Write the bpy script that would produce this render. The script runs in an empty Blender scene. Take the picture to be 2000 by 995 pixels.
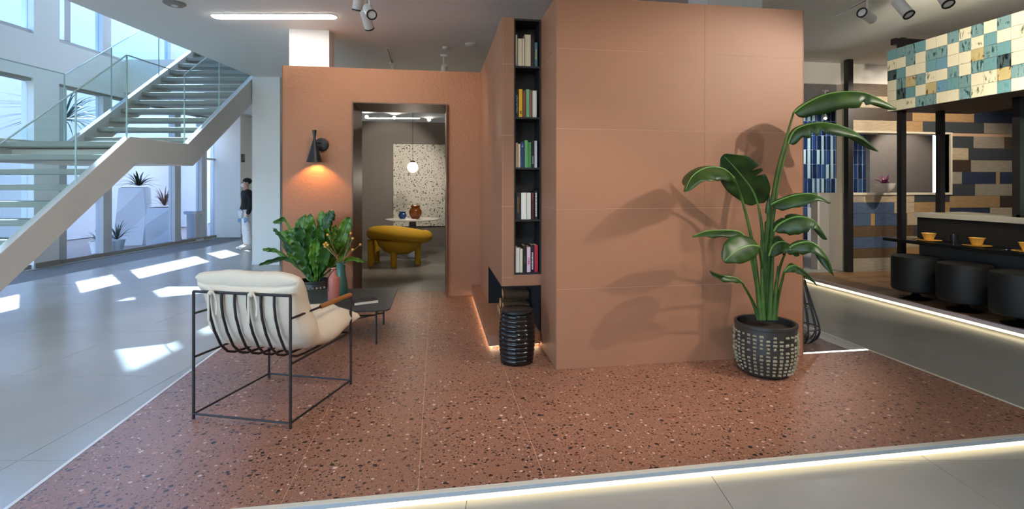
import bpy, bmesh, math, random
from mathutils import Vector, Matrix, noise
random.seed(7)
S = bpy.context.scene
COL = S.collection
PI = math.pi
# ------------------------------------------------------------------ camera, world, sun, exposure
PSI = math.radians(9.34)                 # the building stands turned by this against the display
SN, CS = math.sin(PSI), math.cos(PSI)
CZ, FPX, CX, CY = 1.45, 1000.0, 1018.0, 363.0
cam = bpy.data.cameras.new('camera'); camo = bpy.data.objects.new('camera', cam); COL.objects.link(camo)
camo.location = (0, 0, CZ); camo.rotation_euler = (PI/2, 0, -PSI)
cam.sensor_fit = 'HORIZONTAL'; cam.sensor_width = 36; cam.lens = 36*FPX/2000
cam.shift_x = -(CX-1000)/2000; cam.shift_y = -(497.5-CY)/2000
cam.clip_start = 0.05; cam.clip_end = 300
S.camera = camo
S.view_settings.view_transform = 'Standard'; S.view_settings.look = 'None'
S.view_settings.gamma = 1; S.view_settings.use_curve_mapping = False
S.view_settings.exposure = 0.9
S.cycles.use_denoising = True
S.cycles.max_bounces = 9; S.cycles.diffuse_bounces = 6; S.cycles.glossy_bounces = 3
S.cycles.transparent_max_bounces = 16; S.cycles.transmission_bounces = 4
S.cycles.caustics_reflective = False; S.cycles.caustics_refractive = False
S.cycles.sample_clamp_indirect = 4.0

def C(x, y, z=0.0):                      # building frame -> world
    return Vector((x*CS+y*SN, -x*SN+y*CS, z))
def px(u, v, t):                         # a measured point at distance t in front of the camera
    return C((u-CX)/FPX*t, t, CZ+(CY-v)/FPX*t)

w = bpy.data.worlds.new('World'); S.world = w; w.use_nodes = True
nt = w.node_tree; bg = nt.nodes['Background']
sky = nt.nodes.new('ShaderNodeTexSky'); sky.sky_type = 'NISHITA'; sky.sun_disc = False
sky.sun_elevation = math.radians(31); sky.sun_rotation = math.radians(-34.5); sky.dust_density = 0.2; sky.air_density = 0.9; sky.ozone_density = 2.0
nt.links.new(sky.outputs[0], bg.inputs[0]); bg.inputs[1].default_value = 1.08

sd = C(1, -1.04, -1.2).normalized()
sun = bpy.data.lights.new('sun', 'SUN'); sun.energy = 14; sun.angle = math.radians(0.6); sun.color = (1, .95, .86)
suno = bpy.data.objects.new('sun', sun); COL.objects.link(suno)
suno.rotation_euler = sd.to_track_quat('-Z', 'Y').to_euler(); suno.location = C(-20, 26, 22)

# ------------------------------------------------------------------ materials
MATS = {}
class NB:
    def __init__(s, name):
        s.m = bpy.data.materials.new(name); s.m.use_nodes = True
        s.t = s.m.node_tree; s.p = s.t.nodes['Principled BSDF']; s.out = s.t.nodes['Material Output']
    def n(s, typ, **kw):
        nd = s.t.nodes.new(typ)
        for k, v in kw.items():
            if k.startswith('i_'):
                key = k[2:]; key = int(key) if key.isdigit() else key
                nd.inputs[key].default_value = v
            else: setattr(nd, k, v)
        return nd
    def l(s, a, b): s.t.links.new(a, b)
    def pos(s): return s.n('ShaderNodeNewGeometry').outputs['Position']
    def obj(s): return s.n('ShaderNodeTexCoord').outputs['Object']
    def math(s, op, a, b=0.0):
        nd = s.n('ShaderNodeMath', operation=op)
        for i, v in ((0, a), (1, b)):
            if isinstance(v, (int, float)): nd.inputs[i].default_value = v
            else: s.l(v, nd.inputs[i])
        return nd.outputs[0]
    def mix(s, f, a, b):
        nd = s.n('ShaderNodeMix', data_type='RGBA')
        for i, v in ((0, f), (6, a), (7, b)):
            if isinstance(v, (int, float)): nd.inputs[i].default_value = v
            elif isinstance(v, tuple): nd.inputs[i].default_value = (*v, 1) if len(v) == 3 else v
            else: s.l(v, nd.inputs[i])
        return nd.outputs[2]
    def noise(s, vec, scale, detail=3, rough=.5):
        nd = s.n('ShaderNodeTexNoise'); nd.inputs['Scale'].default_value = scale
        nd.inputs['Detail'].default_value = detail; nd.inputs['Roughness'].default_value = rough
        s.l(vec, nd.inputs['Vector']); return nd.outputs['Fac']
    def bump(s, h, strength, dist=.01):
        b = s.n('ShaderNodeBump'); b.inputs['Strength'].default_value = strength; b.inputs['Distance'].default_value = dist
        s.l(h, b.inputs['Height']); s.l(b.outputs[0], s.p.inputs['Normal'])
    def ramp(s, f, a, b):
        r = s.n('ShaderNodeMapRange'); r.inputs[1].default_value = a; r.inputs[2].default_value = b
        s.l(f, r.inputs[0]); return r.outputs[0]

def srgb(r, g, b):
    f = lambda c: (c/255/12.92) if c/255 <= .04045 else ((c/255+.055)/1.055)**2.4
    return (f(r), f(g), f(b))
def mat(name, col, rough=.5, metal=0, var=0, vscale=8, bump=0, bscale=40, spec=None, emit=None, estr=0, coord='obj', bdist=.005, sub=0):
    if name in MATS: return MATS[name]
    b = NB(name); p = b.p
    p.inputs['Base Color'].default_value = (*col, 1); p.inputs['Roughness'].default_value = rough; p.inputs['Metallic'].default_value = metal
    if spec is not None: p.inputs['Specular IOR Level'].default_value = spec
    v = None
    if var or bump: v = b.obj() if coord == 'obj' else b.pos()
    if var:
        n = b.noise(v, vscale, 4)
        b.l(b.mix(n, tuple(c*(1-var) for c in col), tuple(min(1, c*(1+var)) for c in col)), p.inputs['Base Color'])
    if bump: b.bump(b.noise(v, bscale, 4), bump, bdist)
    if emit: p.inputs['Emission Color'].default_value = (*emit, 1); p.inputs['Emission Strength'].default_value = estr
    MATS[name] = b.m; return b.m

def m_terrazzo(name, base, kinds, layers, rough=.35, vertical=False):
    b = NB(name); pos = b.pos()
    nz = b.n('ShaderNodeTexNoise'); nz.inputs['Scale'].default_value = 30; b.l(pos, nz.inputs['Vector'])
    wv = b.n('ShaderNodeVectorMath', operation='MULTIPLY_ADD'); b.l(nz.outputs['Color'], wv.inputs[0]); wv.inputs[1].default_value = (.022,)*3; b.l(pos, wv.inputs[2])
    cur = b.mix(b.noise(pos, 3, 4), tuple(c*.9 for c in base), tuple(c*1.1 for c in base))
    for scale, thr in layers:
        vo = b.n('ShaderNodeTexVoronoi'); vo.inputs['Scale'].default_value = scale; b.l(wv.outputs[0], vo.inputs['Vector'])
        sep = b.n('ShaderNodeSeparateColor'); b.l(vo.outputs['Color'], sep.inputs[0])
        r, g = sep.outputs[0], sep.outputs[1]
        t = b.math('MULTIPLY', g, thr)
        mask = b.math('LESS_THAN', vo.outputs['Distance'], t)
        cr = b.n('ShaderNodeValToRGB'); cr.color_ramp.interpolation = 'CONSTANT'
        els = cr.color_ramp.elements
        for i, (pz, c) in enumerate(kinds):
            e = els[i] if i < 2 else els.new(pz)
            e.position = pz; e.color = (*c, 1)
        b.l(r, cr.inputs[0]); cur = b.mix(mask, cur, cr.outputs[0])
    b.l(cur, b.p.inputs['Base Color']); b.p.inputs['Roughness'].default_value = rough
    MATS[name] = b.m; return b.m

def m_wood(name, c1, c2, scale=(1, 12, 12), rough=.5, det=5):
    b = NB(name); o = b.obj()
    mp = b.n('ShaderNodeMapping'); mp.inputs['Scale'].default_value = scale; b.l(o, mp.inputs['Vector'])
    oi = b.n('ShaderNodeObjectInfo'); ad = b.n('ShaderNodeVectorMath', operation='ADD'); b.l(mp.outputs[0], ad.inputs[0])
    cm = b.n('ShaderNodeCombineXYZ'); b.l(b.math('MULTIPLY', oi.outputs['Random'], 50), cm.inputs[0]); b.l(cm.outputs[0], ad.inputs[1])
    n = b.noise(ad.outputs[0], 3, det, .65)
    b.l(b.mix(b.ramp(n, .3, .7), c1, c2), b.p.inputs['Base Color']); b.p.inputs['Roughness'].default_value = rough
    b.bump(n, .15, .003); MATS[name] = b.m; return b.m

def m_glass(name, tint=(.93, .98, .97), refl=.16):
    b = NB(name); b.t.nodes.remove(b.p)
    tr = b.n('ShaderNodeBsdfTransparent'); tr.inputs[0].default_value = (*tint, 1)
    gl = b.n('ShaderNodeBsdfGlossy'); gl.inputs['Roughness'].default_value = .02
    lw = b.n('ShaderNodeLayerWeight'); lw.inputs[0].default_value = .5
    f = b.math('ADD', b.math('MULTIPLY', b.math('POWER', lw.outputs['Facing'], 5.0), .5), .03)
    mx = b.n('ShaderNodeMixShader'); b.l(f, mx.inputs[0])
    b.l(tr.outputs[0], mx.inputs[1]); b.l(gl.outputs[0], mx.inputs[2]); b.l(mx.outputs[0], b.out.inputs[0])
    MATS[name] = b.m; return b.m

def emis(name, col, strength):
    b = NB(name); b.t.nodes.remove(b.p); e = b.n('ShaderNodeEmission'); e.inputs[0].default_value = (*col, 1); e.inputs[1].default_value = strength
    b.l(e.outputs[0], b.out.inputs[0]); MATS[name] = b.m; return b.m

TERRA = mat('terracotta_tile', srgb(159, 112, 84), .5, var=.06, vscale=2.5, bump=.05, bscale=220, coord='pos')
STUCCO = mat('terracotta_stucco', srgb(168, 115, 83), .62, var=.04, vscale=3, bump=.55, bscale=34, coord='pos', bdist=.012)
GROUT = mat('pale_grout', srgb(200, 158, 130), .8)
FGROUT = mat('floor_grout', srgb(206, 168, 140), .8)
TZ = m_terrazzo('terracotta_terrazzo', srgb(156, 110, 87),
    [(0, srgb(52, 34, 28)), (.38, srgb(88, 58, 50)), (.6, srgb(122, 74, 58)), (.76, srgb(214, 186, 168)), (.86, srgb(184, 130, 104)), (.93, srgb(44, 40, 44))],
    [(120, .40), (52, .40), (27, .36), (14, .16)], rough=.42)
TZW = m_terrazzo('grey_white_terrazzo', srgb(196, 192, 180),
    [(0, srgb(60, 54, 48)), (.4, srgb(120, 100, 82)), (.7, srgb(150, 146, 138)), (.85, srgb(96, 74, 58))], [(30, .34), (16, .3), (9, .16)], rough=.5)
b = NB('grey_floor_tile'); po = b.pos()
n1 = b.noise(po, 1.3, 6, .6); b.l(b.mix(n1, srgb(158, 156, 149), srgb(184, 182, 174)), b.p.inputs['Base Color'])
b.p.inputs['Roughness'].default_value = .24; GFLOOR = b.m
GFG = mat('grey_floor_joint', srgb(112, 110, 106), .7)
WHITE = mat('white_paint', srgb(240, 240, 237), .7)
STAIRW = mat('stair_white_metal', srgb(216, 211, 204), .55)
TREAD = mat('grey_stone_tread', srgb(150, 150, 140), .45, var=.08, vscale=6)
CEIL = mat('ceiling_paint', srgb(238, 237, 232), .85)
FRAME = mat('grey_window_frame', srgb(196, 198, 200), .45)
RAILB = mat('taupe_base_rail', srgb(150, 142, 132), .6)
GLASS = m_glass('clear_glass'); WGLASS = m_glass('window_glass', (.86, .92, 1.0))
GEDGE = mat('green_glass_edge', srgb(176, 204, 198), .2)
BLACK = mat('black_metal', (.012, .011, .012), .45)
BLACKW = mat('black_board', (.014, .013, .013), .6, var=.2, vscale=20)
BRONZE = mat('bronze_metal', srgb(112, 84, 68), .5, .3, var=.12, vscale=5)
ALU = mat('brushed_aluminium', srgb(190, 200, 208), .4, .35)
ALUP = mat('pale_aluminium', srgb(222, 218, 202), .5, .1)
LEDW = emis('led_warm', (1, .84, .50), 1.6)
LEDC = emis('led_cool', (1, .93, 1), 3.0)
LEDF = emis('led_fireplace', (1, .72, .45), 5.0)
LINE = emis('linear_lamp', (1, .93, .84), 15.0)
LENS = emis('lamp_lens', (1, .95, .86), 8.0)

# ------------------------------------------------------------------ mesh helpers
class MB:
    def __init__(s): s.v = []; s.f = []
    def add(s, vs, fs):
        o = len(s.v); s.v += [tuple(x) for x in vs]; s.f += [tuple(i+o for i in f) for f in fs]; return s
    def box(s, x0, x1, y0, y1, z0, z1):
        return s.add([(x0,y0,z0),(x1,y0,z0),(x1,y1,z0),(x0,y1,z0),(x0,y0,z1),(x1,y0,z1),(x1,y1,z1),(x0,y1,z1)],
                     [(0,3,2,1),(4,5,6,7),(0,1,5,4),(1,2,6,5),(2,3,7,6),(3,0,4,7)])
    def tube(s, pts, r, seg=8, cap=True, closed=False):
        pts = [Vector(p) for p in pts]; n = len(pts)
        rs = r if isinstance(r, (list, tuple)) else [r]*n
        vs = []; prev = None
        for i, p in enumerate(pts):
            a = pts[i-1] if (i > 0 or closed) else p; c = pts[(i+1) % n] if (i < n-1 or closed) else p
            T = (c-a); T = T.normalized() if T.length > 1e-9 else Vector((0,0,1))
            if prev is None:
                up = Vector((0,0,1)) if abs(T.z) < .95 else Vector((1,0,0)); N = T.cross(up).normalized()
            else:
                N = (prev - T*prev.dot(T)); N = N.normalized() if N.length > 1e-6 else T.orthogonal().normalized()
            prev = N; B = T.cross(N)
            for k in range(seg):
                t = 2*PI*k/seg; vs.append(p+(N*math.cos(t)+B*math.sin(t))*rs[i])
        fs = []
        for i in range(n if closed else n-1):
            j = (i+1) % n
            for k in range(seg):
                k2 = (k+1) % seg; fs.append((i*seg+k, i*seg+k2, j*seg+k2, j*seg+k))
        if cap and not closed: fs += [tuple(range(seg))[::-1], tuple((n-1)*seg+k for k in range(seg))]
        return s.add(vs, fs)
    def lathe(s, prof, seg=28, c=(0,0,0), cap=True):
        vs = []; n = len(prof)
        for r, z in prof:
            for k in range(seg):
                t = 2*PI*k/seg; vs.append((c[0]+r*math.cos(t), c[1]+r*math.sin(t), c[2]+z))
        fs = []
        for i in range(n-1):
            for k in range(seg):
                k2 = (k+1) % seg; fs.append((i*seg+k, i*seg+k2, (i+1)*seg+k2, (i+1)*seg+k))
        if cap: fs += [tuple(range(seg))[::-1], tuple((n-1)*seg+k for k in range(seg))]
        return s.add(vs, fs)
    def prism(s, poly, axis, a, b):        # polygon (p,q) extruded along axis
        def P(p, q, t): return (t,p,q) if axis == 0 else (p,t,q) if axis == 1 else (p,q,t)
        n = len(poly); vs = [P(p,q,a) for p,q in poly]+[P(p,q,b) for p,q in poly]
        return s.add(vs, [tuple(range(n)), tuple(range(2*n-1, n-1, -1))]+[(i, i+n, (i+1) % n+n, (i+1) % n) for i in range(n)])
    def grid(s, rows):
        n, m = len(rows), len(rows[0]); vs = [p for r in rows for p in r]
        return s.add(vs, [(i*m+j, i*m+j+1, (i+1)*m+j+1, (i+1)*m+j) for i in range(n-1) for j in range(m-1)])
    def ball(s, c, r, seg=10):
        pr = [(max(r*math.sin(PI*i/seg), 1e-4), -r*math.cos(PI*i/seg)) for i in range(seg+1)]
        return s.lathe(pr, seg+2, c)
    def mesh(s, name, m, smooth=False):
        me = bpy.data.meshes.new(name); me.from_pydata(s.v, [], s.f); me.update()
        bm = bmesh.new(); bm.from_mesh(me); bmesh.ops.recalc_face_normals(bm, faces=bm.faces); bm.to_mesh(me); bm.free()
        if m: me.materials.append(m)
        if smooth:
            for p in me.polygons: p.use_smooth = True
            if smooth != 'full':
                try: me.set_sharp_from_angle(angle=math.radians(38))
                except Exception: pass
        return me
    def build(s, name, m, parent=None, loc=(0,0,0), rz=0, smooth=False, bevel=0, rot=None):
        o = bpy.data.objects.new(name, s.mesh(name, m, smooth)); COL.objects.link(o)
        o.location = loc; o.rotation_euler = rot if rot else (0,0,rz)
        if parent: o.parent = parent
        if bevel:
            md = o.modifiers.new('bevel', 'BEVEL'); md.width = bevel; md.segments = 2; md.limit_method = 'ANGLE'
        return o
def inst(name, me, parent=None, loc=(0,0,0), rot=(0,0,0), sc=(1,1,1)):
    o = bpy.data.objects.new(name, me); COL.objects.link(o); o.location = loc; o.rotation_euler = rot; o.scale = sc
    if parent: o.parent = parent
    return o
def tag(o, label, cat, group=None):
    o['label'] = label; o['category'] = cat
    if group: o['group'] = group
    return o
def thing(name, label, cat, loc=(0,0,0), rz=0, group=None):
    o = bpy.data.objects.new(name, None); COL.objects.link(o); o.location = loc; o.rotation_euler = (0,0,rz); o.empty_display_size = .1
    return tag(o, label, cat, group)
def struct(o): o['kind'] = 'structure'; return o
def bx(*a): return MB().box(*a)
B = -PSI                                  # rotation of everything that belongs to the building

# ------------------------------------------------------------------ building shell (building frame)
fl = struct(bx(-8.7, 14, -5, 20, -.12, -.012).build('floor', GFG, rz=B))
TS = 1.2
tile_me = bx(.0015, TS-.0015, .0015, TS-.0015, -.012, 0).mesh('floor_tile', GFLOOR)
for i in range(-9, 5):
    for j in range(1, 13):
        x = 2.15+i*TS; y = .3+j*TS
        if x < -8.6: continue
        if abs(x+.6)/ (y+1.2+.6) > 1.35: continue
        inst('floor_tile', tile_me, fl, (x, y, 0))
struct(MB().box(-8.68, 14, -5, 1.5, -.012, 0).box(-8.68, -8.4, 1.5, 20, -.012, 0).box(-8.4, 14, 15.9, 20, -.012, 0).box(8.15, 14, 1.5, 15.9, -.012, 0).box(-8.4,-6.0,1.5,4,-.012,-.001).build('floor_margin', GFLOOR, rz=B))
ce = struct(MB().box(-4.9, 14, -5, 20, 3.45, 4.15).box(-8.5, -4.9, 10.95, 20, 3.45, 4.15).build('ceiling', CEIL, rz=B))
struct(bx(-8.7, 14, -5.2, 20, 6.9, 7.1).build('ceiling_upper', WHITE, rz=B))
# facade on the left, with the openings the daylight comes through
fw = MB()
X0, X1 = -8.72, -8.5
fw.box(X0, X1, -5, 14.35, 3.33, 4.10).box(X0, X1, -5, 14.35, 6.8, 6.9)
fw.box(X0, X1, 8.93, 9.42, 0, 3.33).box(X0, X1, 8.93, 9.42, 4.1, 6.8)
fw.box(X0, X1, -5, -4, 0, 3.33).box(X0, X1, -5, 6.6, 4.1, 6.8).box(X0, X1, 6.6, 8.93, 5.3, 6.8)
struct(fw.build('wall_left', WHITE, rz=B))
struct(bx(-8.5, -8.47, 8.93, 9.42, 0, .09).build('baseboard_left', RAILB, rz=B))
struct(MB().box(-8.72, -7.87, 14.35, 14.57, 0, 6.9).box(-7.95, -7.87, 14.57, 16.2, 0, 3.45).build('wall_back', WHITE, rz=B))
struct(bx(-8.4, 2.2, 16.2, 16.4, 0, 3.45).build('wall_hall', mat('beige_paint', srgb(190, 178, 164), .8), rz=B))
struct(bx(-7.87, -7.86, 14.4, 14.57, 0, .08).build('baseboard_back', RAILB, rz=B))
struct(MB().box(-1.5, 14, -5.2, -5, 0, 6.9).box(-8.7, -1.5, -5.2, -5, 3.3, 6.9).box(-8.7, -8.2, -5.2, -5, 0, 3.3).build('wall_front', WHITE, rz=B))
struct(MB().box(13.9, 14.1, -5, 15.4, 0, 6.9).box(13.9, 14.1, 18.6, 20, 0, 6.9).box(13.9, 14.1, 15.4, 18.6, 3.4, 6.9).box(13.9, 14.1, 15.4, 18.6, 0, .5).build('wall_right', WHITE, rz=B))
struct(MB().box(-8.7, 14, 20, 20.2, 0, 6.9).box(-2.0,-1.8,-5,20,4.15,6.9).build('wall_far', WHITE, rz=B))
# glazing of the facade
SKYTINT = m_glass('sky_tinted_glass', (.70, .83, 1.0))  # blue of the sky put into the tint of the upper panes
def window(name, y0, y1, z0, z1, posts, transoms=(), gm=WGLASS):
    r = bpy.data.objects.new(name, None); COL.objects.link(r); r.rotation_euler.z = B; r['kind'] = 'structure'
    f = MB().box(-8.68, -8.54, y0, y1, z0, z0+.07).box(-8.68, -8.54, y0, y1, z1-.05, z1)
    f.build('window_frame', RAILB if z0 < 1 else FRAME, r)
    for a, c in posts: bx(-8.68, -8.52, a, c, z0+.07, z1-.05).build('mullion', FRAME, r)
    for zt in transoms: bx(-8.66, -8.56, y0, y1, zt, zt+.05).build('transom', FRAME, r)
    edges = [y0]+[v for p in posts for v in p]+[y1]
    for a, c in zip(edges[0::2], edges[1::2]):
        if c-a > .05: bx(-8.62, -8.606, a, c, z0+.07, z1-.05).build('window_pane', gm, r)
    return r
window('window_1', 9.42, 14.35, 0, 3.33, [(9.42, 9.6), (10.44, 10.66), (12.6, 12.82), (13.66, 13.88)], (2.16,))
window('window_2', -4.0, 8.93, 0, 3.33, [(-2, -1.8), (0, .2), (2.0, 2.2), (4.5, 4.7), (6.96, 7.16)], ())  # bays toward the camera are unseen, added for bluish daylight on the floor
window('window_3', 9.42, 14.35, 4.1, 6.8, [(9.55, 9.68), (10.43, 10.64), (12.45, 12.66)], (), SKYTINT)
window('window_4', 6.6, 8.93, 4.1, 5.3, [(6.6, 6.7)], (), SKYTINT)  # unseen head lowered to block a stray sun patch

w6 = bpy.data.objects.new('window_6', None); COL.objects.link(w6); w6.rotation_euler.z = B; w6['kind'] = 'structure'
for a in (15.4, 17.0): bx(13.99, 14.0, a+.04, a+1.56, .54, 3.36).build('window_pane', WGLASS, w6); bx(13.95, 14.05, a, a+.04, .5, 3.4).build('mullion', FRAME, w6)
bx(13.95, 14.05, 15.4, 18.6, .5, .54).build('window_frame', FRAME, w6); bx(13.95, 14.05, 15.4, 18.6, 3.36, 3.4).build('window_frame', FRAME, w6)
wfr = bpy.data.objects.new('window_added', None); COL.objects.link(wfr); wfr.rotation_euler.z = B; wfr['kind'] = 'structure'  # unseen glazing behind the camera, added to bring in daylight
for a, c in ((-8.2, -6.5), (-6.4, -4.9), (-4.8, -3.2), (-3.1, -1.5)):
    bx(a, c, -5.11, -5.10, .08, 3.25).build('window_pane', WGLASS, wfr); bx(c-.0, c+.1, -5.16, -5.04, .08, 3.25).build('mullion', FRAME, wfr)
bx(-8.2, -1.5, -5.16, -5.04, 0, .08).build('window_frame', RAILB, wfr); bx(-8.2, -1.5, -5.16, -5.04, 3.25, 3.3).build('window_frame', FRAME, wfr)
# ------------------------------------------------------------------ white columns
def column(label, cs, rz=0):
    c = thing('column', label, 'column', (0,0,0), rz)
    x0, x1, y0, y1 = cs
    bx(x0, x1, y0, y1, 0, 3.45).build('shaft', WHITE, c); return c
column('white square column rising behind the terracotta wall with the doorway', (-1.855, -1.37, 6.905, 7.22))
c2 = column('white column beside the fern with the masked person half behind it', (-4.94, -4.43, 9.4, 9.75), B)
bx(-4.94, -4.43, 9.385, 9.4, 0, .06).build('plinth', WHITE, c2)
column('white column standing behind the big terracotta wall', (2.67, 3.27, 4.75, 5.15))

# ------------------------------------------------------------------ display platform (world frame), top at .05
PT = .05
XL, XR, YF = -1.85, 3.644, 2.39
pf = struct(MB().box(XL+.02, XR-.02, YF, 6.95, 0, .0486).build('floor_platform', FGROUT))
GW = .592
me_cache = {}
def tile(name, x0, x1, y0, y1, z0, z1, m, parent, gap=.0015):
    key = (round(x1-x0, 4), round(y1-y0, 4), round(z1-z0, 4), m.name)
    if key not in me_cache:
        me_cache[key] = bx(0, x1-x0-2*gap if x1-x0 > .03 else x1-x0, 0, y1-y0-2*gap if y1-y0 > .03 else y1-y0, 0, z1-z0-2*gap if z1-z0 > .03 else z1-z0).mesh(name, m)
    g = lambda a, c: a+gap if c-a > .03 else a
    return inst(name, me_cache[key], parent, (g(x0,x1), g(y0,y1), g(z0,z1)))
xs = [-.085+GW*k for k in range(-3, 7)]; xs = [max(x, XL+.02) for x in xs]+[XR-.02]
xs = [x for i, x in enumerate(xs) if i == 0 or x-xs[i-1] > .02]
ys = [YF]+[2.94+GW*k for k in range(0, 7)]+[6.9]
for i in range(len(xs)-1):
    for j in range(len(ys)-1):
        x0, x1, y0, y1 = xs[i], xs[i+1], ys[j], ys[j+1]
        if x1-x0 < .03 or y1-y0 < .03: continue
        if y0 > 4.2 and x0 > 1.2: continue
        if x0 > 2.9 and y0 >= 3.5:
            if y0 < 3.6: tile('floor_tile', x0, x1, y0, 3.82, .038, PT, TZ, pf)
            continue
        if y0 < 3.6 < y1 and False: pass
        tile('floor_tile', x0, x1, y0, y1, .038, PT, TZ, pf, .0016)
GT2 = mat('grey_terrace_tile', srgb(176, 170, 164), .4, var=.06, vscale=2, coord='pos')
g2 = struct(bx(2.95, XR-.02, 3.845, 10.2, 0, .038).build('floor_grey_strip', GFG))
for k in range(5):
    tile('floor_tile', 2.99, XR-.02, 3.85+1.2*k, 3.85+1.2*(k+1), .038, PT, GT2, g2)
struct(bx(2.99, XR-.02, 3.822, 3.845, .03, .0515).build('trim_1', LEDC))
t2 = struct(MB().box(XL, XR, YF-.026, YF, .044, PT+.001).box(XL, XR, YF-.03, YF-.02, .028, .0505).build('trim_2', ALUP))
bx(XL, XR, YF-.031, YF-.029, .029, .048).build('metal_face', ALU, t2)
bx(XL, XR, YF-.030, YF-.02, .004, .028).build('light_strip', LEDW, t2)
struct(bx(XL, XL+.02, YF, 6.55, 0, PT+.002).build('trim_3', mat('white_edge', srgb(230, 230, 228), .4)))
struct(bx(XR-.02, XR, YF, 10.2, 0, PT+.002).build('trim_4', ALUP))

# ------------------------------------------------------------------ tiled fireplace wall
WT = 2.90
fwall = struct(MB().box(.896, 2.985, 3.802, 4.0, PT, WT).box(.896, 1.1, 4.0, 4.6, PT, WT).box(2.9, 2.985, 4.0, 4.6, PT, WT).box(1.1, 2.9, 4.5, 4.6, PT, WT)
   .box(.551, .60, 4.372, 6.55, .593, WT).box(.551, .60, 5.53, 6.55, .18, .593)
   .box(.60, .656, 4.372, 4.45, .593, WT).box(.656, .896, 4.372, 4.45, .593, .68)
   .box(.60, .904, 4.45, 6.55, .70, .72).box(.894, .96, 4.6, 6.55, .60, WT).box(.60, .96, 6.4, 6.55, .18, WT).box(.60,.904,4.8,4.9,.72,WT).build('wall_fireplace', GROUT))
rows = [PT, .659, 1.272, 1.886, 2.499, WT]
for k in range(5):
    z0, z1 = rows[k], rows[k+1]
    tile('wall_tile', .894, 2.11, 3.80, 3.81, z0, z1, TERRA, fwall)
    tile('wall_tile', 2.11, 2.985, 3.80, 3.81, z0, z1, TERRA, fwall)
    tile('wall_tile', .894, .904, 3.81, 4.37, z0, z1, TERRA, fwall)
    zz0 = max(z0, .583)
    if z1 > .65:
        tile('wall_tile', .549, .559, 4.37, 5.52, zz0, z1, TERRA, fwall)
        tile('wall_tile', .559, .656, 4.37, 4.38, zz0, z1, TERRA, fwall)
    tile('wall_tile', .549, .559, 5.52, 6.55, max(z0, .18), z1, TERRA, fwall)
tile('wall_tile', .656, .894, 4.37, 4.38, .583, .68, TERRA, fwall)
BLK = mat('matte_black_lining', (.008, .008, .008), .85)
fwl = MB().box(.549, .894, 4.371, 5.52, .575, .5825).box(.886, .8935, 4.372, 5.52, .18, .575).box(.549, .894, 5.515, 5.525, .18, .5825)
fwl.build('firebox_lining', BLK, fwall)
struct(bx(2.985, 2.993, 3.8, 4.6, PT, WT).build('trim_5', BRONZE))
bench = thing('hearth_bench', 'low terracotta hearth ledge floating on a warm light strip', 'bench', (0,0,PT))
bx(.447, .886, 4.36, 6.545, .03, .118).build('core', GROUT, bench)
for a, c in ((4.35, 5.52), (5.52, 6.545)):
    tile('tile', .435, .886, a, c, .118, .128, TERRA, bench); tile('tile', .435, .447, a, c, .03, .118, TERRA, bench)
tile('tile', .447, .886, 4.348, 4.36, .03, .118, TERRA, bench)
MB().box(.46, .475, 4.40, 6.5, .014, .029).box(.475, .88, 4.40, 4.415, .014, .029).build('light_strip', LEDF, bench)
bx(.52, .88, 4.45, 6.5, .0, .029).build('support', BLK, bench)

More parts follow.
